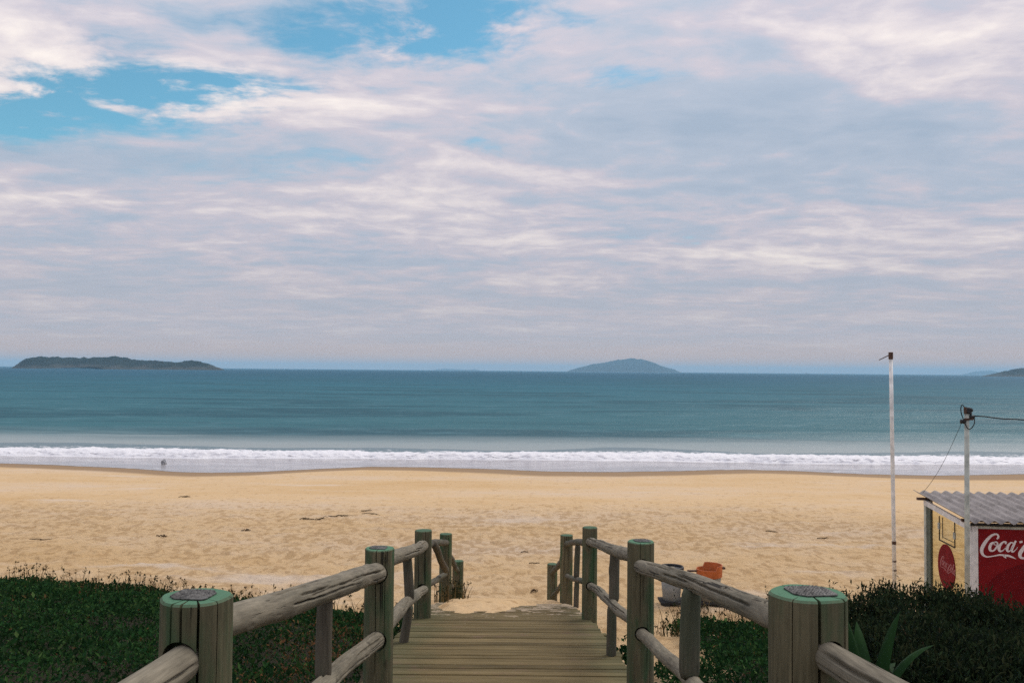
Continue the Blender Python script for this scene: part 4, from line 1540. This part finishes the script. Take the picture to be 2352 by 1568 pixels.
def shrub(cx, cy, w, d, h, label, seed, nl):
    r = np.random.default_rng(seed)
    g = float(terrain(cx, cy, False))
    root = empty('shrub', (cx, cy, g))
    tag(root, label, 'shrub', 'dark shrubs on the dune by the kiosk')
    parts = []
    tips = []
    for i in range(46):
        a, rr = r.uniform(0, 6.28), math.sqrt(r.random())
        bx, by = .35 * w * rr * math.cos(a), .35 * d * rr * math.sin(a)
        tx, ty = bx * 2.4 + r.normal(0, .10), by * 2.4 + r.normal(0, .10)
        hh = h * (1 - .45 * rr ** 2) * r.uniform(.75, 1.08)
        gz_ = float(terrain(cx + bx, cy + by, False)) - g
        pts = [(bx, by, gz_ - .05), (bx * 1.3 + r.normal(0, .03), by * 1.3, gz_ + hh * .4), (tx * .8, ty * .8, gz_ + hh * .75), (tx, ty, gz_ + hh)]
        parts.append(tube(pts, [.012, .009, .006, .003], 5, False))
        tips.append(pts)
    V, Fc = merge(parts)
    link('stems', mesh('stems', V, Fc, True), M_TWIG, root)
    tips = np.array(tips)
    i = r.integers(0, len(tips), nl)
    f = .3 + .72 * r.random(nl) ** .7
    seg = np.clip((f * 3).astype(int), 0, 2)
    ff = (f * 3 - seg)[:, None]
    p = tips[i, seg] * (1 - ff) + tips[i, seg + 1] * ff
    p = p + r.normal(0, 1, (nl, 3)) * np.array([.12, .12, .075]) * (1.0 if h > .5 else .7)
    cols = np.array([(.013, .024, .012), (.018, .034, .015), (.028, .045, .018), (.010, .016, .010), (.042, .050, .022)])
    t = cols[r.integers(0, 5, nl)] * (.7 + .6 * r.random((nl, 1)))
    V2, F2, T2 = leaf_cloud(p, .75, np.full(nl, .055), .14, t, r=r)
    link('foliage', np_mesh('foliage', V2, F2, False, {'tint': T2}), M_LEAF, root)


shrub(4.02, 8.3, 1.2, 1.2, .44, 'tall dark bushy shrub in front of the kiosk side pane', 951, 24000)
shrub(4.75, 7.9, 1.1, 1.1, .24, 'dark shrub in front of the red kiosk board', 961, 18000)
shrub(3.35, 7.0, 1.0, 1.0, .34, 'low dark shrub behind the broad-leaved plant', 971, 14000)
shrub(3.75, 6.3, 1.2, 1.0, .34, 'dense shrub at the bottom right corner', 981, 18000)


# broad strap-leaved plant behind the near post
def strap(L, w, bend, tw=0.0, n=9):
    V, Fc = [], []
    for i in range(n + 1):
        t = i / n
        ang = bend * t * t
        x = L * (t - .25 * bend * t ** 3 * .5)
        z = L * t * math.cos(ang * .9)
        xx = L * .9 * math.sin(ang) * t
        ww = w * (math.sin(math.pi * min(1, .18 + t * .82)) ** .8) * (1 if t < 1 else .03)
        f = .22 * ww
        for (yy, dx) in ((-ww / 2, -f), (-ww / 4, -f * .4), (0, 0), (ww / 4, -f * .4), (ww / 2, -f)):
            V.append((xx - dx, yy * math.cos(tw * t), z + yy * math.sin(tw * t)))
    for i in range(n):
        for j in range(4):
            Fc.append((i * 5 + j, i * 5 + j + 1, i * 5 + 6 + j, i * 5 + 5 + j))
    return mesh('leaf', V, Fc, True)


def leafgreen(name, a, b):
    m, k = material(name)
    oc = k.n('ShaderNodeTexCoord').outputs['Object']
    n1 = k.noise(k.vmul(oc, (1, 1, .1)), 30, 5, .6)
    n2 = k.noise(oc, 4, 4)
    c = k.ramp(k.math('ADD', k.math('MULTIPLY', n1, .4), k.math('MULTIPLY', n2, .6)), [(.35, a), (.65, b)])
    bs = k.n('ShaderNodeBsdfPrincipled', Base_Color=c, Roughness=.6, Specular_IOR_Level=.08, Normal=bump(k, n1, .3, .01))
    out(k, k.n('ShaderNodeMixShader', Fac=.2, i1=bs, i2=k.n('ShaderNodeBsdfTranslucent', Color=c)))
    return m


M_STRAP = leafgreen('strap_leaf_green', (.008, .030, .008), (.019, .056, .013))
M_STRAPY = leafgreen('yellowing_leaf', (.07, .10, .018), (.12, .16, .03))
ax, ay = 2.44, 6.1
ag = float(terrain(ax, ay, False))
agave = empty('strap_leaf_plant', (ax, ay, ag - .07))
tag(agave, 'broad strap-leaved green plant behind the near post', 'plant')
ra = random.Random(5)
for i, (az, L, w, bend, lean, yel) in enumerate([(25, .80, .115, .22, .16, 0), (80, .70, .13, .35, .2, 0), (150, .66, .13, .5, .28, 0), (200, .60, .125, .5, .35, 0), (250, .56, .12, .7, .4, 0), (-20, .58, .10, .9, .40, 1),
                                                 (310, .60, .12, .6, .35, 0), (-55, .50, .10, 1.1, .5, 0), (110, .74, .11, .2, .1, 0), (0, .70, .12, .45, .25, 0), (175, .70, .12, .25, .12, 0), (-75, .42, .08, 1.4, .6, 1),
                                                 (45, .55, .13, .6, .4, 0), (225, .62, .12, .3, .15, 0), (190, .55, .13, .6, .3, 0), (165, .48, .12, .8, .5, 0), (60, .50, .12, .9, .5, 0), (270, .46, .11, .9, .45, 0), (-35, .44, .10, 1.0, .6, 0), (130, .58, .12, .4, .3, 0)]):
    link('leaf', strap(L, w, bend, ra.uniform(-.5, .5)), M_STRAPY if yel else M_STRAP, agave,
         Matrix.Rotation(math.radians(az), 4, 'Z') @ Matrix.Translation((.03, 0, 0)) @ Matrix.Rotation(lean, 4, 'Y'))


# small weed pushing up beside the boards
r_ = np.random.default_rng(991)
wx, wy = 1.06, 7.75
wz = float(terrain(wx, wy))
n = 260
pw = np.stack([r_.normal(0, .09, n), r_.normal(0, .12, n), np.abs(r_.normal(.10, .07, n))], 1)
cw = GREENS[r_.integers(0, 4, n)]
V, Fq, T = leaf_cloud(pw, .5, np.full(n, .055), .33, cw, r=r_)
weed = empty('weed_plant', (wx, wy, wz))
tag(weed, 'small dark leafy weed beside the right edge of the boards', 'weed')
link('foliage', np_mesh('foliage', V, Fq, False, {'tint': T}), M_LEAF, weed)
V, Fc = merge([tube([(0, 0, -.04), (a * .5, b * .5, .08), (a, b, .17)], [.006, .004, .002], 5) for a, b in ((.1, .05), (-.1, .08), (.02, -.12), (-.06, -.06))])
link('stems', mesh('stems', V, Fc), M_TWIG, weed)
